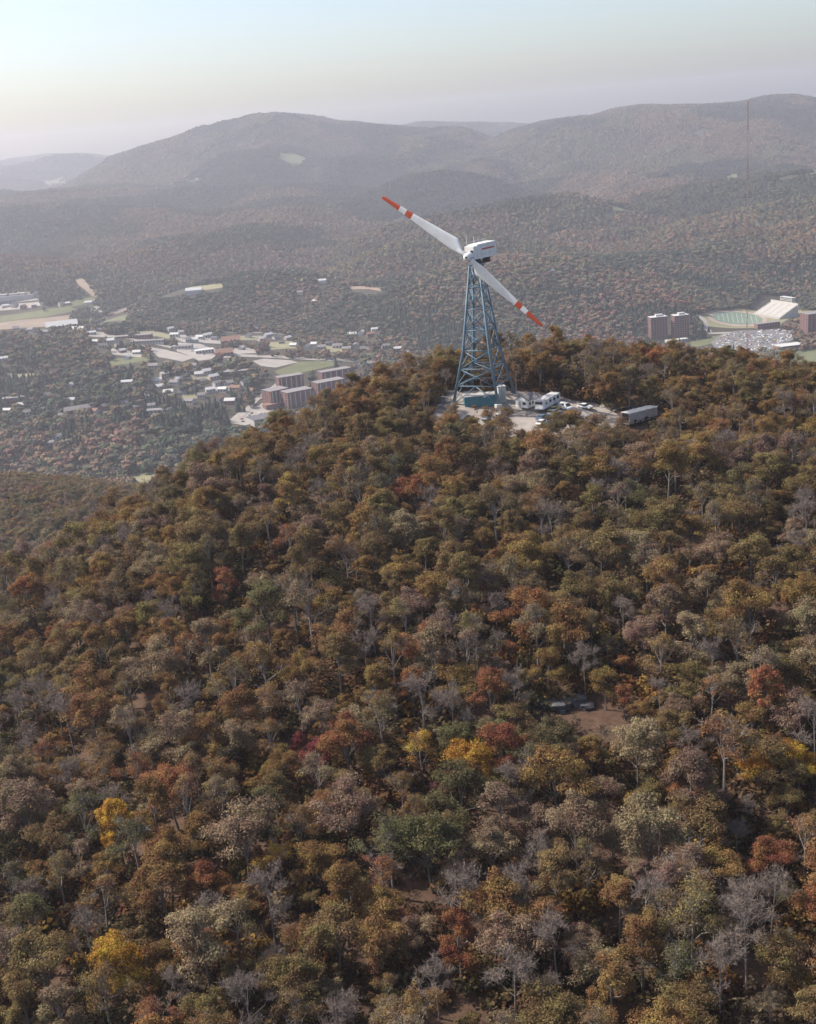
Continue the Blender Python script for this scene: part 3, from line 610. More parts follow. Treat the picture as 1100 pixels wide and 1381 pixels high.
TOWN = [(150,450),(300,440),(420,448),(520,462),(500,490),(470,500),(420,548),(330,580),(250,560),(205,520),(150,498)]
town = in_poly(qx, qy, TOWN); keepv &= ~(town & (rng.random(n) < .55)); keepv &= rng.random(n) < np.where(d_ < 2100, .5, .95)
V3 = V3[keepv]; n = len(V3); mix = fbm(V3[:, 0]/160, V3[:, 1]/160, 31); con = (rng.random(n) < np.where(np.hypot(V3[:, 0], V3[:, 1]) < 1050, .04, np.clip((mix-.505)*6, .06, .8))); hue = fbm(V3[:, 0]/240, V3[:, 1]/240, 37)
tints = [jitter((.034,.046,.034), .25) if con[i] else jitter(AUT[int(np.clip((hue[i]-.28)*15+rng.normal()*1.6, 0, 6))], .3) for i in range(n)]
sc = (.75+1.15*rng.random(n)**1.8)*np.where(np.hypot(V3[:, 0], V3[:, 1]) < 2100, 1, .72)
gn_scatter('valley_woods', V3, np.c_[np.zeros((n, 2)), rng.uniform(0, 6.28, n)], np.c_[sc, sc, sc*rng.uniform(.85, 1.15, n)], np.where(con, rng.integers(5, 8, n), rng.integers(0, 5, n)), tints, [('t', (q,)) for q in FT], 'mixed autumn and evergreen woods over the valley floor')
# the nearer spur at lower left gets the full trees
n = 11000; a_ = rng.uniform(R_(-29), R_(-4), n); d_ = np.sqrt(rng.uniform(520**2, 1150**2, n)); S3 = np.c_[d_*np.sin(a_), d_*np.cos(a_), T_far(d_*np.sin(a_), d_*np.cos(a_))]
qx, qy, _ = proj(S3+[0, 0, 5]); m = (qx > -320) & (qx < 420) & (qy < 900) & (T_hill(S3[:, 0], S3[:, 1]) < S3[:, 2]+2); S3 = S3[m]; n = len(S3)
sk_ = rng.choice(['olive', 'khaki', 'golden', 'mauve', 'green', 'orange'], n, p=[.40, .14, .08, .08, .28, .02]); ss = rng.uniform(.6, .95, n)
gn_scatter('spur_woods', S3, np.c_[np.zeros((n, 2)), rng.uniform(0, 6.28, n)], np.c_[ss, ss, ss], rng.choice(BYSTYLE['oak']+BYSTYLE['sparse'], n), [jitter(np.array(TINTS[k])*1.1) for k in sk_], [(s, (a, b)) for s, a, b in PROTO], 'woods on the low spur at the left edge')
PAT = []
pal = [(0, (.9,.84,.72)), (.2, (1.05,.82,.66)), (.38, (.72,.80,.66)), (.55, (1.2,.86,.62)), (.7, (.8,.74,.70)), (.85, (1.0,.97,.85))]
MT['canopy'] = leaf_mat('canopy_leaves', 0, .6, 1.4, pal)
for k in range(6):
    r = np.random.default_rng(700+k); mb = MB()
    for gx in range(9):
        for gy in range(9):
            x, y = (gx-4+r.uniform(-.45, .45))*8, (gy-4+r.uniform(-.45, .45))*8
            if x*x+y*y > 36**2: continue
            q = r.uniform(3.6, 6.0); v, f = blob(r, q, q*r.uniform(.8, 1.35), 1, .2); fs = [t for t in f if min(v[j][2] for j in t) > -q*.75]; mb.add(v+[x, y, q*r.uniform(.7, 1.5)], fs)
    me = bpy.data.meshes.new('canopy'); me.from_pydata(mb.v, [], mb.f); me.materials.append(MT['canopy']); PAT.append(('canopy', (me,)))
n = 34000; a_ = rng.uniform(R_(-27.5), R_(27.5), n); d_ = np.sqrt(rng.uniform(2900**2, 9700**2, n))
vx = d_*np.sin(a_); vy = d_*np.cos(a_); vz = T_far(vx, vy); e = 25.0
nx = -(T_far(vx+e, vy)-T_far(vx-e, vy))/(2*e); ny = -(T_far(vx, vy+e)-T_far(vx, vy-e))/(2*e)
M3 = np.c_[vx, vy, vz]; qx, qy, _ = proj(M3); km = (qx > -320) & (qx < 1420)
for poly in OPEN: km &= ~in_poly(qx, qy, poly)
ok = np.ones(n, bool)                                      # leave out what lies behind a ridge
for t in np.linspace(.4, .97, 40):
    q = M3*t; ok &= q[:, 2]+45 > T_far(q[:, 0], q[:, 1])
km &= ok; M3 = M3[km]; nx = nx[km]; ny = ny[km]; n = len(M3)
nl_ = np.sqrt(nx*nx+ny*ny+1); rx_ = -np.arcsin(ny/nl_); ry_ = np.arctan2(nx, 1)
hue = fbm(M3[:, 0]/420, M3[:, 1]/420, 51); hue2 = fbm(M3[:, 0]/260, M3[:, 1]/260, 57)
dk = in_poly(qx[km], qy[km], [(470,272),(545,236),(620,230),(690,250),(745,278),(640,292),(540,302),(470,300)]) | in_poly(qx[km], qy[km], [(440,215),(500,205),(560,228),(540,240),(480,262),(430,262)])   # slopes with cloud shadow painted into a darker canopy tint
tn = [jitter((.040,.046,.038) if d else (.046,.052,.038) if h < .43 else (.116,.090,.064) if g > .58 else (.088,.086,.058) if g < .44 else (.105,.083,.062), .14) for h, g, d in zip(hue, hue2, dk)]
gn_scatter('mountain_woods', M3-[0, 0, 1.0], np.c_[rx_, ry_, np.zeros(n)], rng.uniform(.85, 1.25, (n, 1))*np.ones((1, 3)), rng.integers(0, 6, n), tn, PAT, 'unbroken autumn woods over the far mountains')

# ------------------------------------------------------------------ air
hb = MB(); zt, zb = 175.0, -484.0
hb.box((0, 4700, (zt+zb)/2), (16000, 11900, zt-zb)); hm = bpy.data.materials.new('haze'); hm.use_nodes = True; t = hm.node_tree; t.nodes.clear()
vo = t.nodes.new('ShaderNodeVolumePrincipled'); vo.inputs['Color'].default_value = (.90,.90,1.0,1); vo.inputs['Density'].default_value = 0.83e-4; vo.inputs['Anisotropy'].default_value = .4
ou = t.nodes.new('ShaderNodeOutputMaterial'); t.links.new(vo.outputs[0], ou.inputs['Volume'])
tag(hb.build('haze', hm), 'thin autumn haze filling the valley', kind='stuff')

# ------------------------------------------------------------------ wind turbine
def turbine():
    B = at(653, 539, T_hill); B.z += .1
    t = thing('wind_turbine', B, 'two-bladed white wind turbine with orange tips on a blue lattice tower', 'wind turbine')
    S = MT['steel']
    tower = MB().box((0, 0, 39.35), (3.0, 3.0, .5), R_(-26)).build('tower', S, t)
    ang = [R_(a) for a in (-71, 19, 109, 199)]
    lev = [0, 5.2, 10.0, 15.2, 21.0, 27.0, 33.2, 39.1]; rad = lambda z: np.interp(z, [0, 15.2, 39.1], [9.9, 5.75, 2.05])
    pt = lambda i, z: Vector((rad(z)*math.cos(ang[i % 4]), rad(z)*math.sin(ang[i % 4]), z))
    for i in range(4):
        MB().tube([pt(i, 0), pt(i, 15.2), pt(i, 39.1)], [.43, .38, .30], 10).build('leg', S, tower, True)
        f = pt(i, 0); MB().box((f.x, f.y, -.2), (1.7, 1.7, 1.0), ang[i]).build('footing', MT['concrete'], tower)
    for k, z in enumerate(lev):
        for i in range(4):
            if k in (1, 2, 3, 4, 5, 6):
                MB().tube([pt(i, z), pt(i+1, z)], .17, 6).build('crossbeam', S, tower, True)
            if k < len(lev)-1:
                z2 = lev[k+1]; m0 = (pt(i, z)+pt(i+1, z))/2
                if k == 0: pairs = [(pt(i, 0), (pt(i, z2)+pt(i+1, z2))/2), (pt(i+1, 0), (pt(i, z2)+pt(i+1, z2))/2)]
                else: pairs = [(pt(i, z), pt(i+1, z2)), (pt(i+1, z), pt(i, z2))]
                for a, b in pairs: MB().tube([a, b], .145, 6).build('brace', S, tower, True)
                if k:
                    c = (pt(i, z)+pt(i+1, z)+pt(i, z2)+pt(i+1, z2))/4; MB().box(c, (.75, .75, .75), ang[i]+R_(45)).build('gusset', S, tower)
        if k in (2, 4, 6):
            MB().tube([pt(0, z), pt(2, z)], .11, 5).build('crossbeam', S, tower); MB().tube([pt(1, z), pt(3, z)], .11, 5).build('crossbeam', S, tower)
    lad = MB(); l0, l1 = pt(2, .3)*.9, pt(2, 39)*.8
    for s in (-.25, .25): lad.tube([l0+Vector((s, 0, 0)), l1+Vector((s, 0, 0))], .05, 4)
    for k in range(90): q = l0.lerp(l1, k/90); lad.box(q, (.5, .05, .05))
    lad.build('ladder', S, tower)
    # nacelle frame: a runs backwards from the hub
    NA = R_(38); a = Vector((math.sin(NA), math.cos(NA), 0)); s = Vector((a.y, -a.x, 0)); zn = 41.0; D = MT['dark']; Wm = MT['white']
    yaw = MB().tube([(0, 0, 39.3), (0, 0, 40.2)], 1.35, 16).tube([(0, 0, 40.2), (0, 0, 40.95)], 1.6, 16)
    for q in (2.3, 4.2, 5.9):
        for w in (-1.1, 1.1): yaw.tube([a*q+s*w+Vector((0, 0, 40.95)), a*(q-1.2)+s*w*.7+Vector((0, 0, 39.5))], .13, 5)
    yaw.box(a*4.3+Vector((0, 0, 39.6)), (1.9, 4.4, .35), -NA); yaw.build('yaw_frame', D, t)
    MB().box(a*5.0+s*.3+Vector((0, 0, 40.3)), (1.7, 1.6, 1.0), -NA).build('hydraulic_pack', D, t, bevel=.08)
    hub = Vector((-2.42, -4.96, 42.17)); ax0 = Vector((-2.42, -4.96, 0)); hd = math.hypot(2.42, 4.96); a2 = -ax0.normalized()
    n = MB(); ny = -NA
    n.box(a*3.6+Vector((0, 0, zn+2.02)), (3.4, 9.7, 4.0), ny); nac = n.build('nacelle', Wm, t, bevel=.05)
    MB().box(a*-2.15+Vector((0, 0, zn+1.9)), (3.2, 1.85, 3.7), ny).build('front_housing', Wm, nac, bevel=.12)
    MB().box(a*3.7+Vector((0, 0, zn+4.06)), (3.1, 9.3, .1), ny).build('roof_cap', Wm, nac, bevel=.05)
    MB().box(a*4.2+s*1.725+Vector((0, 0, zn+2.55)), (.05, 6.4, .42), ny).build('red_stripe', MT['red'], nac)
    for q in (.6, 2.8, 5.0, 7.2): MB().box(a*q+s*1.71+Vector((0, 0, zn+2.0)), (.03, .05, 3.7), ny).build('panel_joint', MT['cream'], nac)
    for w in (1.2, 3.5): MB().box(a*3.6+s*1.712+Vector((0, 0, zn+w)), (.03, 9.4, .05), ny).build('panel_joint', MT['cream'], nac)
    MB().tube([a*-3.1+s*.95+Vector((0, 0, zn+2.3)), a*-3.3+s*.95+Vector((0, 0, zn+2.3))], .42, 12).build('vent', D, nac)
    for q, h in ((-2.4, 3.3), (1.2, 2.2)): MB().tube([a*q-s*1.1+Vector((0, 0, zn+3.5)), a*q-s*1.1+Vector((0, 0, zn+3.9+h))], .055, 5).build('antenna', Wm, nac)
    rail = MB()
    for w in (-1.35, 1.35):
        rail.tube([a*.0+s*w+Vector((0, 0, zn+4.8)), a*8.0+s*w+Vector((0, 0, zn+4.8))], .035, 4)
        for q in (0, 2, 4, 6, 8): rail.tube([a*q+s*w+Vector((0, 0, zn+4.0)), a*q+s*w+Vector((0, 0, zn+4.8))], .03, 4)
    rail.build('roof_rail', Wm, nac)
    MB().box(a*8.47+Vector((0, 0, zn+2.0)), (2.5, .06, 2.8), ny).build('rear_louvre', MT['cargrey'], nac)
    h = MB().tube([hub-a2*1.5, hub-a2*.9, hub+a2*1.0, hub+a2*2.2], [.75, 1.15, 1.15, .95], 18).build('hub', Wm, t, True)
    MB().tube([hub-a2*1.52, hub-a2*1.58], .33, 12).build('hub_port', D, h)
    # blades reach to the tips seen in the photo; hub is the meeting point
    tips = [Vector((-22.66, 10.55, 17.70)), Vector((18.83, -8.78, -19.68))]
    for tip in tips:
        L = tip.length; u = tip.normalized(); c = u.cross(a2).normalized()
        if (tip.z > 0) != (c.z > 0): c = -c
        th_ = u.cross(c).normalized()
        def ring(f):
            ch = np.interp(f, [.03, .075, .17, .30, .66, .82, .985, .997, 1.0], [1.15, 1.25, 3.7, 3.2, 1.85, 1.45, .95, .8, .02]); tk = np.interp(f, [.03, .08, .2, .6, 1], [1.15, 1.1, .85, .42, .16])
            off = np.interp(f, [.03, .08, .17, .3, 1.0], [0, .05, .80, .62, 0]); tw = R_(np.interp(f, [0, .2, 1], [14, 12, 2]))
            cc = c*math.cos(tw)+th_*math.sin(tw); tt = th_*math.cos(tw)-c*math.sin(tw); o = hub+u*(L*f)+cc*off
            return [o+cc*(ch/2*math.cos(g))+tt*(tk/2*math.sin(g)*(1 if f < .1 else (.65+.35*math.cos(g)))) for g in np.linspace(0, 2*math.pi, 17)[:-1]]
        def part(fs, nm, m, par): return MB().loft([ring(f) for f in fs], False).build(nm, m, par, True)
        b = part([.03, .06, .085, .11, .135, .16, .175, .20, .26, .34, .45, .56, .657], 'blade', Wm, t)
        part([.657, .692, .727], 'orange_band', MT['red'], b); part([.727, .765, .80], 'white_band', Wm, b); part([.80, .87, .94, .985, .997, 1.0], 'orange_tip', MT['red'], b)
        MB().tube([hub+u*(L*.028), hub+u*(L*.042)], .78, 14).build('root_collar', MT['cargrey'], b)
    return B
TB = turbine()
fh = T_hill
drape('gravel_lot', CLEAR, MT['gravel'], .06, 'gravel lot round the turbine on the hilltop', fh, 3.0)
ribbon('track', [(592,552),(598,535),(606,524),(622,516)], 4.5, MT['asphalt'], .12, 'grey service track left of the tower', fh)
ribbon('track', [(806,556),(826,548),(850,542)], 5, MT['gravel'], .14, 'gravel drive into the trees', fh)
ribbon('track', [(850,548),(930,540),(1000,536),(1040,543),(1075,552),(1120,570)], 5, MT['asphalt'], .14, 'grey lane through the trees on the ridge', fh)

def ang_px(p0, p1):
    a, b = at(*p0, fh), at(*p1, fh); return math.atan2(b.y-a.y, b.x-a.x), (b-a).length, a, b
# teal equipment building under the tower
p = at(649, 549, fh); t = thing('equipment_building', p, 'teal metal equipment building with pale roof edge under the tower', 'building', R_(3))
w = MB().box((0, 2.2, 1.75), (10.4, 4.4, 3.5)).build('wall', MT['teal'], t)
MB().box((0, 2.2, 3.62), (10.7, 4.7, .24)).build('roof', MT['greywall'], t); t.scale = (.92, .9, .92)
MB().box((1.2, -.04, 3.2), (.9, .12, .35)).build('wall_light', MT['white'], w); MB().box((3.6, -.03, 1.1), (1.0, .06, 2.1)).build('door', MT['teal'], w)
for i in range(7): MB().box((-4.9+i*1.5, -.025, 1.7), (.06, .05, 3.3)).build('seam', MT['teal'], w)
# white cabinet behind it
p = at(678, 543, fh); t = thing('transformer_cabinet', p, 'tall cream cabinet beside the right end of the teal building', 'cabinet', R_(8))
MB().box((0, 1.2, 2.3), (2.2, 2.2, 4.6)).build('body', MT['cream'], t, bevel=.06); MB().box((0, 1.2, 4.72), (2.6, 2.6, .2)).build('cap', MT['paleroof'], t); MB().box((0, .07, 2), (1.6, .06, 3)).build('door', MT['greywall'], t)
# timber lying by the left leg
az, L, p, q = ang_px((600, 544), (614, 526)); t = thing('beam_stack', p, 'long pale beams lying beside the left foot of the tower', 'beams', az)
for k in range(5): MB().box((L*.5+k*.3, k*.55-1.1, .25+.12*(k % 2)), (L*(.95-.05*k), .42, .4), R_(2*(k-2))).build('beam', MT['wood'], t)
# low white building with a grey gable roof
az, L, p, q = ang_px((701, 553), (722, 541)); t = thing('site_office', p.lerp(q, .5), 'low white building with grey gabled roof left of the white trailer', 'building', az)
t.scale = (.8, .84, .86); w = MB().box((0, 0, 1.3), (L*.95, 5.2, 2.6)); w.add([(-L*.475, -2.6, 2.6), (-L*.475, 2.6, 2.6), (-L*.475, 0, 3.9), (L*.475, -2.6, 2.6), (L*.475, 2.6, 2.6), (L*.475, 0, 3.9)], [(0, 1, 2), (3, 5, 4), (0, 2, 5, 3), (1, 4, 5, 2)]); w = w.build('wall', MT['white'], t)
r = MB()
for s in (-1, 1): r.add([(-L*.5, s*3.0, 2.5), (L*.5, s*3.0, 2.5), (L*.5, 0, 4.0), (-L*.5, 0, 4.0), (-L*.5, s*3.0, 2.66), (L*.5, s*3.0, 2.66), (L*.5, 0, 4.16), (-L*.5, 0, 4.16)], [(3,2,1,0), (4,5,6,7), (0,1,5,4), (1,2,6,5), (2,3,7,6), (3,0,4,7)])
r.build('roof', MT['greyroof'], t)
for x in (-.3, -.08, .14, .34): MB().box((x*L, -2.63, 1.5), (1.0, .08, 1.1)).build('window', MT['glass'], w)
MB().box((-L*.478, .9, 1.05), (.07, .95, 2.0)).build('door', MT['greywall'], w); MB().box((-L*.478, -1.1, 1.55), (.07, 1.3, 1.0)).build('window', MT['glass'], w)
# long white trailer, its end towards the lot
az, L, p, q = ang_px((729, 557), (748, 540)); L = max(L, 13); t = thing('office_trailer', p.lerp(q, .5), 'long white office trailer with dark windows, end facing the car lot', 'trailer', az)
t.scale = (.9, .88, .86); w = MB().box((0, 0, 2.0), (L, 3.2, 2.9)).build('body', MT['white'], t, bevel=.06); MB().box((0, 0, 3.52), (L+.25, 3.45, .14)).build('roof', MT['paleroof'], t)
MB().box((0, 0, .42), (L*.9, 2.4, .25)).build('chassis', MT['dark'], t); MB().box((-L/2-.04, 0, 2.75), (.08, 2.7, .9)).build('front_window', MT['glass'], w); MB().box((-L/2-.35, 0, .95), (.7, 2.6, .22)).build('bumper', MT['white'], t)
for x in (-.32, -.1, .12, .34): MB().box((x*L, -1.63, 2.4), (1.5, .08, .95)).build('window', MT['glass'], w)
MB().box((.02*L+1.9, -1.63, 1.7), (.85, .07, 1.95)).build('door', MT['greywall'], w)
for x in (.12, .2):
    for s in (-1, 1): MB().tube([(x*L, s*1.15, .45), (x*L, s*1.45, .45)], .43, 12).build('wheel', MT['tyre'], t)
# weathered grey shed on posts
az, L, p, q = ang_px((843, 576), (882, 562)); L = 11.0; t = thing('weathered_shed', p, 'weathered grey open-ended shed on posts with pale patched roof', 'shed', az)
w = MB().box((L/2, -1.55, 2.7), (L, .14, 2.4)).box((L/2, 1.55, 2.3), (L, .14, 3.2)).box((L-.1, 0, 2.3), (.14, 2.9, 3.2)).build('wall', MT['weather'], t)
MB().box((L/2, 0, 1.0), (L-.2, 2.9, .16)).build('floor', MT['weather'], t)
for k in range(9): MB().box((L*(k+.5)/9, 0, 4.02+.05*(k % 2)), (L/9+.12, 3.6-.15*(k % 3), .1)).build('roof_sheet', MT['cream' if k % 3 else 'paleroof'], t)
for k in range(6):
    for s in (-1.45, 1.45): MB().box((.2+k*(L-.4)/5, s, .4), (.2, .2, 2.4)).build('post', MT['dark'], t)
for k in range(14): MB().box((.45+k*L/14.2, -1.645, 2.7), (.09, .05, 2.4)).build('batten', MT['weather'], w)
for k, wd in ((2.3, .9), (6.6, 1.5)): MB().box((k, -1.66, 1.75), (wd, .06, .5)).build('opening', MT['dark'], w)
MB().box((.6, .2, 1.9), (.8, 1.8, 1.6)).build('crate', MT['dark'], t)

# ------------------------------------------------------------------ vehicles on the lot
def car(px, py, px2, py2, paint, label, kind='sedan'):
    a, b = at(px, py, fh), at(px2, py2, fh); az = math.atan2(b.y-a.y, b.x-a.x); p = (a+b)/2
    t = thing('parked_car' if kind == 'sedan' else kind, p, label, {'sedan': 'car', 'van': 'van', 'pickup_truck': 'pickup truck'}[kind], az, 'cars parked round the turbine')
    w = .92
    prof = {'sedan': [(-2.45,.42),(-2.4,.85),(-1.5,.95),(1.1,.95),(2.3,.82),(2.5,.6),(2.45,.4)], 'van': [(-2.5,.45),(-2.5,1.2),(1.6,1.2),(2.35,1.05),(2.5,.7),(2.45,.4)], 'pickup_truck': [(-2.6,.5),(-2.6,1.05),(-.5,1.05),(1.2,1.1),(2.4,1.0),(2.55,.7),(2.5,.45)]}[kind]
    cab = {'sedan': [(-1.75,.94),(-1.15,1.42),(.35,1.42),(1.05,.94)], 'van': [(-2.45,1.19),(-2.4,2.05),(.9,2.05),(1.65,1.19)], 'pickup_truck': [(-.55,1.05),(-.45,1.75),(.75,1.75),(1.25,1.08)]}[kind]
    ring = lambda pr, y, k=1: [(x*k, y, z) for x, z in pr]
    MB().loft([ring(prof, -w), ring(prof, w)]).build('body', paint, t, bevel=.07)
    roof = MB().loft([[(x, -.72 if z > 1.2 else -.86, z) for x, z in cab], [(x, .72 if z > 1.2 else .86, z) for x, z in cab]]).build('cabin', MT['glass'] if kind != 'van' else paint, t, bevel=.04)
    if kind != 'van': MB().box(((cab[1][0]+cab[2][0])/2, 0, cab[1][1]+.015), (cab[2][0]-cab[1][0]+.1, 1.42, .06)).build('roof', paint, t)
    else:
        MB().add([(.95, -.66, 2.0), (.95, .66, 2.0), (1.68, .78, 1.25), (1.68, -.78, 1.25)], [(0, 1, 2, 3)]).box((-.3, -.82, 1.68), (1.2, .06, .5)).box((-.3, .82, 1.68), (1.2, .06, .5)).build('window', MT['glass'], roof)
    if kind == 'pickup_truck': MB().box((-1.6, 0, 1.06), (1.8, 1.5, .06)).build('load_bed', MT['dark'], t)
    for x in (-1.5, 1.5):
        for s in (-1, 1):
            q = MB().tube([(x, s*.72, .34), (x, s*.95, .34)], .34, 14).build('wheel', MT['tyre'], t); MB().tube([(x, s*.95, .34), (x, s*.97, .34)], .19, 10).build('rim', MT['chrome'], q)
    for x in (-2.52, 2.54): MB().box((x, 0, .5), (.12, 1.8, .16)).build('bumper', MT['chrome'], t)
C = MT
car(779,547,798,555, C['carwhite'], 'long white sedan parked alone at the top right of the lot')
car(757,549,768,556, C['carwhite'], 'white van between the trailer and the long white sedan', 'van')
car(741,558,754,551, C['caryellow'], 'yellow car parked beside the white trailer')
car(741,562,753,556, C['carwhite'], 'white car parked just below the yellow car')
car(768,559,785,567, C['carwhite'], 'white car half hidden behind the olive tree at lot edge')
car(726,569,737,562, C['carblue'], 'blue car parked in front of the trailer end')
car(606,570,613,560, C['cardark'], 'dark pickup truck at the left end of the lot', 'pickup_truck')
car(623,570,635,562, C['cargrey'], 'grey car next to the dark pickup truck')
car(653,570,662,562, C['cargrey'], 'small grey car left of the white pickup truck')
car(666,570,679,563, C['carwhite'], 'white pickup truck in the front row of the lot', 'pickup_truck')
car(726,576,736,569, C['carwhite'], 'white car at the front of the lot below the blue car')
car(982,532,996,530, C['carwhite'], 'white car glimpsed between trees on the right ridge')
# rock ledge in the small opening of the woods
p = at(754, 953, fh); t = thing('rock_ledge', p, 'dark grey rock ledge in a small opening of the woods', 'rock')
r = np.random.default_rng(77)
for k in range(12):
    bm = bmesh.new(); bmesh.ops.create_icosphere(bm, subdivisions=2, radius=1); s = np.array([r.uniform(.9, 2.2), r.uniform(.7, 1.4), r.uniform(.5, 1.2)]); o = np.array([(k-5.5)*.85+r.normal()*.4, r.normal()*.9+.06*k, r.uniform(-.2, 1.0)])
    for v in bm.verts:
        c = np.array(v.co[:]); c = np.sign(c)*np.abs(c)**.6; v.co = o+s*c*(1+.3*(r.random()-.5))
    me = bpy.data.meshes.new('boulder'); bm.to_mesh(me); bm.free(); me.materials.append(MT['rock']); link('boulder', me, t)

# ------------------------------------------------------------------ radio mast
MT['mastwhite'] = mat('weathered_mast_paint', (.30,.22,.20), .6, .1, .5); MT['mastred'] = mat('faded_mast_red', (.26,.11,.095), .6, .1, .5)
def mast():
    fp = hits(np.array([1007.]), np.array([452.]), T_far)[0]; k = 1.0
    D = 1500.0; base = rays(1007, 470)*D; top = rays(1007, 141)*D
    z0 = float(T(np.array([base[0]]), np.array([base[1]]))[0]); base = np.array([base[0], base[1], z0]); H = top[2]-z0
    t = thing('radio_mast', base, 'very tall thin orange and white radio mast on the right', 'radio mast'); t.location.z = z0
    n = 14; w = .8
    for s in range(n):
        mb = MB(); a, b = H*s/n, H*(s+1)/n-.01
        for i in range(3):
            g = 2.094*i; g2 = 2.094*(i+1); p = (w*math.cos(g), w*math.sin(g)); q = (w*math.cos(g2), w*math.sin(g2)); mb.tube([(*p, a), (*p, b)], .14, 5)
            m = 6
            for j in range(m):
                c, d = a+(b-a)*j/m, a+(b-a)*(j+1)/m; mb.tube([(*p, c), (*q, d)], .06, 4, False)
        mb.build('mast_section', MT['mastred' if s % 2 == (n-1) % 2 else 'mastwhite'], t)
    for h in (.35, .65, .95):
        for i in range(3):
            g = 2.094*i+.5; r = H*.45; x, y = base[0]+r*math.cos(g), base[1]+r*math.sin(g); zg = float(T(np.array([x]), np.array([y]))[0])
            MB().tube([(0, 0, H*h), (r*math.cos(g), r*math.sin(g), zg-z0)], .025, 4).build('guy_wire', MT['dark'], t)
    MB().tube([(0, 0, H), (0, 0, H+3.5)], .7, 8).build('beacon', MT['red'], t)
mast()

# ------------------------------------------------------------------ buildings of the valley
SEEN = {}
def block(px, py, w, d, h, deg, wall, roof, style, label, cat='building', name='town_building', win=None, group=None):
    """a building that stands on the valley floor at a photo column and row (its near foot); metres; deg turns it on the ground"""
    p = hits(np.array([px], float), np.array([py], float), T_far)[0]; f = np.array([p[0], p[1]])/np.hypot(p[0], p[1])
    c = p[:2]+f*min(d, 14)*.5; rz = R_(deg)
    cs = [(c[0]+sx*w/2*math.cos(rz)-sy*d/2*math.sin(rz), c[1]+sx*w/2*math.sin(rz)+sy*d/2*math.cos(rz)) for sx in (-1, 1) for sy in (-1, 1)]
    zs = T_far(np.array([q[0] for q in cs]), np.array([q[1] for q in cs])); z0 = float(zs.mean()*.8+zs.max()*.2); dz = float(z0-zs.min())+1
    t = thing(name, (c[0], c[1], z0), label, cat, rz, group)
    m = MB().box((0, 0, (h-dz)/2), (w, d, h+dz))
    if style == 'gable':
        rh = .32*d; hx, hy = w/2, d/2; m.add([(-hx, -hy, h), (-hx, hy, h), (-hx, 0, h+rh), (hx, -hy, h), (hx, hy, h), (hx, 0, h+rh)], [(0, 1, 2), (3, 5, 4), (0, 2, 5, 3), (1, 4, 5, 2)])
    wl = m.build('wall', MT[wall], t)
    if style == 'gable':
        r = MB(); k = .4
        for s in (-1, 1): r.add([(-hx-k, s*(hy+k), h-.15), (hx+k, s*(hy+k), h-.15), (hx+k, 0, h+rh+.1), (-hx-k, 0, h+rh+.1), (-hx-k, s*(hy+k), h+.15), (hx+k, s*(hy+k), h+.15), (hx+k, 0, h+rh+.4), (-hx-k, 0, h+rh+.4)], [(3,2,1,0), (4,5,6,7), (0,1,5,4), (1,2,6,5), (2,3,7,6), (3,0,4,7)])
        r.build('roof', MT[roof], t)
    else:
        MB().box((0, 0, h+.2), (w+.5, d+.5, .4)).build('roof', MT[roof], t)
        if style == 'tower': MB().box((w*.08, 0, h+2.2), (w*.42, d*.42, 3.6)).build('roof_housing', MT['paleroof'], t)
    if win:
        nx, nz, kind = win
        for i in range(nx):
            x = (i+.5)/nx*w-w/2
            if kind == 'strip':
                MB().box((x, -d/2-.12, h*.5), (1.1, .3, h*.88)).build('pale_strip', MT['cream'], wl)
                for j in range(nz): MB().box((x+w/nx*.5-.2 if i < nx-1 else x-w/nx*.42, -d/2-.08, (j+.5)/nz*h), (1.5, .18, h/nz*.5)).build('window', MT['glass'], wl)
            else:
                for j in range(nz): MB().box((x, -d/2-.06, (j+.55)/nz*h), (w/nx*.5, .16, h/nz*.48)).build('window', MT['glass'], wl)
        if kind == 'strip' or nz > 5:
            ny = max(2, int(nx*d/w))
            for i in range(ny):
                y = (i+.5)/ny*d-d/2
                for j in range(nz):
                    for s in (-1, 1): MB().box((s*(w/2+.06), y, (j+.55)/nz*h), (.16, d/ny*.45, h/nz*.48)).build('window', MT['glass'], wl)
    return t
# high dormitories by the stadium
block(887, 457, 31, 18, 38, 6, 'brick', 'paleroof', 'tower', 'left of two tall brick towers by the stadium lawn', 'tower block', 'dormitory_tower', (6, 10, 'w'))
block(917, 456, 28, 18, 40, 8, 'brick', 'paleroof', 'tower', 'right of two tall brick towers by the stadium lawn', 'tower block', 'dormitory_tower', (6, 10, 'w'))
block(1098, 451, 44, 26, 38, 14, 'brick', 'greyroof', 'flat', 'tall brick tower cut by the right edge of the photo', 'tower block', 'dormitory_tower', (6, 10, 'w'))
block(1063, 473, 44, 24, 9, 10, 'brick', 'paleroof', 'flat', 'low dark building with pale flat roof below the crowded car park', 'building', 'hall', (7, 2, 'w'))
block(1034, 443, 46, 14, 9, 12, 'brick', 'greyroof', 'flat', 'low brick field house at the end of the running track', 'building', 'field_house', (8, 2, 'w'))
block(912, 462, 40, 12, 4, 10, 'greywall', 'paleroof', 'flat', 'low pale building at the foot of the two brick towers', 'building', 'low_hall', (6, 1, 'w'))
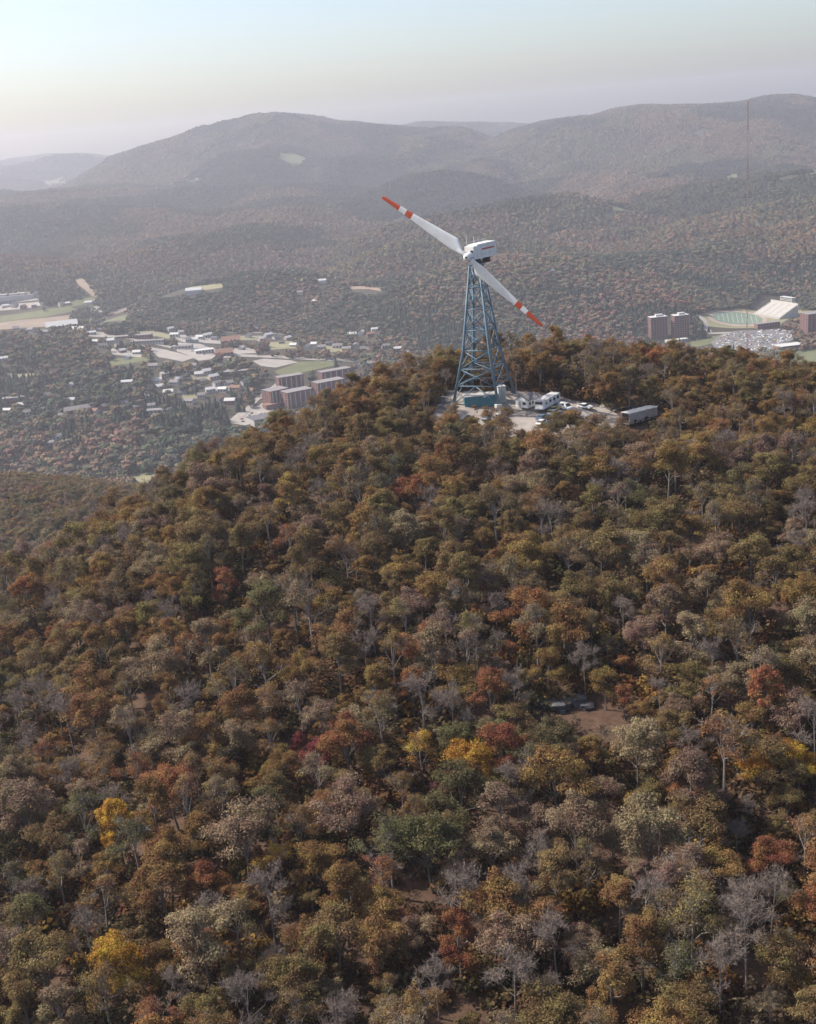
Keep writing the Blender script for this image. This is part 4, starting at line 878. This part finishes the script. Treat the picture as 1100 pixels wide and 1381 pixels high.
# brick dormitories at the left of the knob
for args in ((373,546,32,26,22,36,'leftmost wing of the brick dormitory group with pale strips'), (402,549,42,24,24,30,'widest wing of the brick dormitory group with pale strips'), (392,527,40,18,22,22,'rear wing of the brick dormitory group'), (444,532,46,22,20,28,'brick dormitory with pale strips nearest the knob trees'), (452,517,50,18,20,26,'rear brick dormitory nearest the knob trees')):
    block(*args[:5], args[5], 'brick', 'greyroof', 'flat', args[6], 'dormitory', 'brick_dormitory', (5, 7, 'strip'))
block(357, 571, 44, 32, 8, 28, 'greywall', 'darkroof', 'flat', 'large flat dark-roofed building below the brick dormitories', 'building', 'dining_hall', (6, 1, 'w'))
block(366, 552, 22, 14, 6, 30, 'brick', 'rustroof', 'flat', 'small rust-roofed annex beside the leftmost brick wing', 'building', 'annex')
# long sheds, mall, churches
block(38, 399, 150, 26, 5, 3, 'greywall', 'paleroof', 'flat', 'very long pale-roofed shed at the left edge', 'shed', 'long_shed')
block(12, 408, 130, 18, 5, 3, 'greywall', 'greyroof', 'flat', 'long grey-roofed shed below the pale one at left edge', 'shed', 'long_shed')
block(84, 444, 60, 26, 7, 16, 'cream' if 'cream' in MT else 'housewhite', 'paleroof', 'gable', 'long white barn-like building among the left trees', 'building', 'market_hall')
block(106, 449, 30, 16, 6, -28, 'housewhite', 'paleroof', 'gable', 'white wing right of the long white barn-like building', 'building', 'market_wing')
block(181, 457, 66, 16, 6, -3, 'brick', 'greyroof', 'flat', 'long dark strip of shops left of the main road', 'shops', 'shop_row', (12, 1, 'w'))
block(200, 464, 62, 14, 5, -8, 'greywall', 'greyroof', 'flat', 'lower grey strip of shops beside the main road', 'shops', 'shop_row', (12, 1, 'w'))
block(276, 477, 32, 16, 6, 14, 'housewhite', 'paleroof', 'flat', 'bright white-roofed store in the shopping lot', 'shop', 'store', (6, 1, 'w'))
block(303, 480, 30, 20, 5, 8, 'brick', 'rustroof', 'gable', 'rust-roofed store at the right of the shopping lot', 'shop', 'store', (5, 1, 'w'))
block(312, 466, 34, 22, 9, 6, 'brick', 'rustroof', 'gable', 'rust-red building above the shopping lot', 'building', 'store', (6, 2, 'w'))
block(246, 471, 36, 18, 5, -5, 'greywall', 'greyroof', 'flat', 'grey flat-roofed building left of the white store', 'shop', 'store', (6, 1, 'w'))
block(262, 397, 36, 16, 6, 2, 'housewhite', 'paleroof', 'gable', 'white farm building on the long pale meadow', 'barn', 'farm_building')
block(262, 462, 16, 10, 5, 6, 'housewhite', 'paleroof', 'gable', 'small white store above the shopping lot', 'shop', 'store')
block(316, 508, 46, 14, 7, 2, 'brick', 'greyroof', 'flat', 'low brick school building in the trees below the shopping lot', 'school', 'school_building', (9, 2, 'w'))
block(108, 560, 44, 14, 8, 24, 'brick', 'greyroof', 'gable', 'long brick building among the trees of the near valley', 'building', 'brick_hall', (8, 2, 'w'))
block(20, 545, 34, 16, 9, 12, 'brick', 'greyroof', 'flat', 'dark brick building at the left edge of the near valley', 'building', 'brick_hall', (6, 2, 'w'))
block(220, 559, 60, 14, 6, -3, 'greywall', 'greyroof', 'flat', 'long grey low building left of the brick dormitories', 'building', 'long_hall', (10, 1, 'w'))
block(600, 393, 16, 10, 4, 10, 'housewhite', 'paleroof', 'gable', 'white roof on the wooded slope left of the turbine hub', 'house', 'hill_house')
for hx, hy, n_ in ((741,369,'white house on the wooded slope right of the nacelle'), (882,391,'pale house low on the wooded slope above the brick towers'), (862,349,'leftmost of the white houses on the far right slope'), (902,350,'middle one of the white houses on the far right slope'), (935,346,'rightmost of the white houses on the far right slope')):
    block(hx, hy, 17, 10, 4, 8, 'housewhite', 'paleroof', 'gable', n_, 'house', 'hill_house')
# smaller houses scattered through the town
WL = [('housewhite', 'white'), ('cream', 'cream'), ('greywall', 'grey'), ('tanwall', 'tan'), ('brick', 'brick')]; RF = [('paleroof', 'pale'), ('greyroof', 'grey'), ('darkroof', 'dark'), ('rustroof', 'rust')]
def where(x, y):
    if y < 432 and x < 140: return 'near the long sheds at the left edge'
    if y < 440: return 'at the foot of the hills'
    if x > 460: return 'beyond the playing field'
    if x > 315 and y < 480: return 'above the main road'
    if x > 225 and y < 470: return 'above the shopping lot'
    if x > 225 and y < 508: return 'just below the shopping lot'
    if x > 225: return 'in the trees left of the brick dormitories'
    if x > 150 and y < 515: return 'by the two strips of shops'
    if y > 580: return 'low among the near valley trees'
    return 'among trees along the valley street' if y > 538 else 'in the woods at left'
hs = []
for x, y in HOUSES:
    a = WL[rng.choice(5, p=[.40, .2, .18, .12, .10])]; b = RF[rng.choice(4, p=[.42, .3, .16, .12])]; hs.append((x, y, a, b, f'{a[1]} house with {b[1]} roof {where(x, y)}'))
cnt = {}
for h in hs: cnt.setdefault(h[4], []).append(h[0]*1000+h[1])
for x, y, a, b, l in hs:
    g = sorted(cnt[l]); k = g.index(x*1000+y)
    if len(g) > 1: l = ('leftmost ' if k == 0 else 'rightmost ' if k == len(g)-1 else ORD[k]+' from left, ')+l
    w = rng.uniform(11, 19); d = rng.uniform(8, 11)
    block(x, y, w, d, rng.uniform(3.2, 5.6), rng.choice([-20, 0, 12, 40, 80])+rng.uniform(-8, 8), a[0], b[0], 'gable', l, 'house', 'house', (3, 1, 'w') if y > 440 else None, 'houses scattered through the valley town')
# ------------------------------------------------------------------ grandstand
def stand():
    a = hits(np.array([1015., 1051.]), np.array([424., 431.]), T_far); A, B = a[0], a[1]; ux = unit(B[:2]-A[:2]); L = np.linalg.norm(B[:2]-A[:2]); z = max(A[2], B[2])
    rz = math.atan2(ux[1], ux[0]); t = thing('grandstand', (*((A[:2]+B[:2])/2), z), 'steep pale stadium grandstand above the running track', 'grandstand', rz)
    n = 18; dep = 42.0; H = 19.0
    for k in range(n):
        y = dep*k/n; h = 2.0+H*k/n; MB().box((0, y+dep/n/2, h/2-3), (L*(1-.004*k), dep/n, h+6)).build('seat_row', MT['concrete'], t)
        MB().box((0, y+dep/n*.7, h+.25), (L*.99, .7, .45)).build('bench', MT['paleroof'], t)
    for x in (-.46, -.23, 0, .23, .46):
        m = MB()
        for k in range(n): m.box((x*L, dep*(k+.42)/n, 2.0+H*k/n+.3), (2.2, dep/n*.8, .55))
        m.build('aisle', MT['greywall'], t)
    MB().box((0, -.25, 0), (L+1, .5, 5.4)).build('front_wall', MT['greywall'], t); MB().box((0, dep+.3, 9), (L, .6, 30)).build('rear_wall', MT['concrete'], t)
    b = MB().box((4, dep+5, 18.5), (34, 8.5, 27)).build('press_box', MT['concrete'], t)
    for k in range(3): MB().box((4, dep+.7, 25.2+k*2.9), (32, .16, 1.5)).build('window_band', MT['glass'], b)
    MB().box((4, dep+5, 32.3), (36, 10, .5)).build('press_box_roof', MT['paleroof'], b)
stand()
# ------------------------------------------------------------------ cars in the stadium lot and town lots
pm = MB().box((0, 0, .62), (4.6, 1.8, .75)).box((-.2, 0, 1.22), (2.4, 1.6, .5), 0, .8)
cm = {}
for k, w in (('carwhite', 'white'), ('cargrey', 'grey'), ('cardark', 'dark'), ('carblue', 'blue'), ('carred', 'red'), ('caryellow', 'tan')):
    o = pm.build('parked_car', MT[k]); cm[w] = o.data; bpy.data.objects.remove(o)
LOT = [(962,462),(976,450),(1000,447),(1066,444),(1068,457),(1050,465),(1034,473),(1000,473),(970,473)]
c0 = hits(np.array([1018.]), np.array([458.]), T_far)[0]; nc = 0
for r in range(-16, 17):
    for k in range(-34, 35):
        x = c0[0]+k*3.1+r*.6; y = c0[1]+r*7.4+(-2.2 if r % 2 else 0); q = np.array([x, y, 0.0]); q[2] = T_far(q[0], q[1])+.42; ax, ay, _ = proj(q)
        if not in_poly(np.array([ax]), np.array([ay]), LOT)[0] or rng.random() < .72 or nc >= 255: continue
        col = rng.choice(['white', 'grey', 'dark', 'blue', 'red', 'tan'], p=[.36, .22, .13, .12, .09, .08]); nc += 1
        o = link('parked_car', cm[col]); o.location = q; o.rotation_euler = (0, 0, R_(90)+rng.normal()*.03)
        zn_ = ('far' if ay < 452 else 'middle' if ay < 462 else 'near')+' rows, '+('left' if ax < 1000 else 'centre' if ax < 1034 else 'right')+' part'
        tag(o, f'tiny {col} car in the {zn_} of the crowded stadium lot', 'car', f'{col} cars in the {zn_} of the stadium lot')
for i in range(30):
    bx_, by_ = (rng.uniform(250, 305), rng.uniform(466, 481)) if i < 18 else (rng.uniform(326, 360), rng.uniform(556, 570))
    p = hits(np.array([bx_]), np.array([by_]), T_far)[0]; col = rng.choice(['white', 'grey', 'dark', 'blue', 'red']); o = link('parked_car', cm[col]); o.location = (p[0], p[1], p[2]+.5); o.rotation_euler = (0, 0, rng.uniform(0, 3))
    tag(o, f'tiny {col} car parked in the '+('shopping centre lot' if i < 18 else 'car park below the brick dormitories'), 'car', f'{col} cars in the '+('shopping lot' if i < 18 else 'dormitory car park'))

# white lines across the football field
for k in range(-4, 5):
    cx = 994+k*6.4; ribbon('yard_line', [(cx-1.2, 430-6.2*math.sqrt(1-(k/5.4)**2)+k*.4), (cx+1.2, 430+6.2*math.sqrt(1-(k/5.4)**2)+k*.4)], .5, MT['white'], 1.6, 'white line on the football field', T_far)
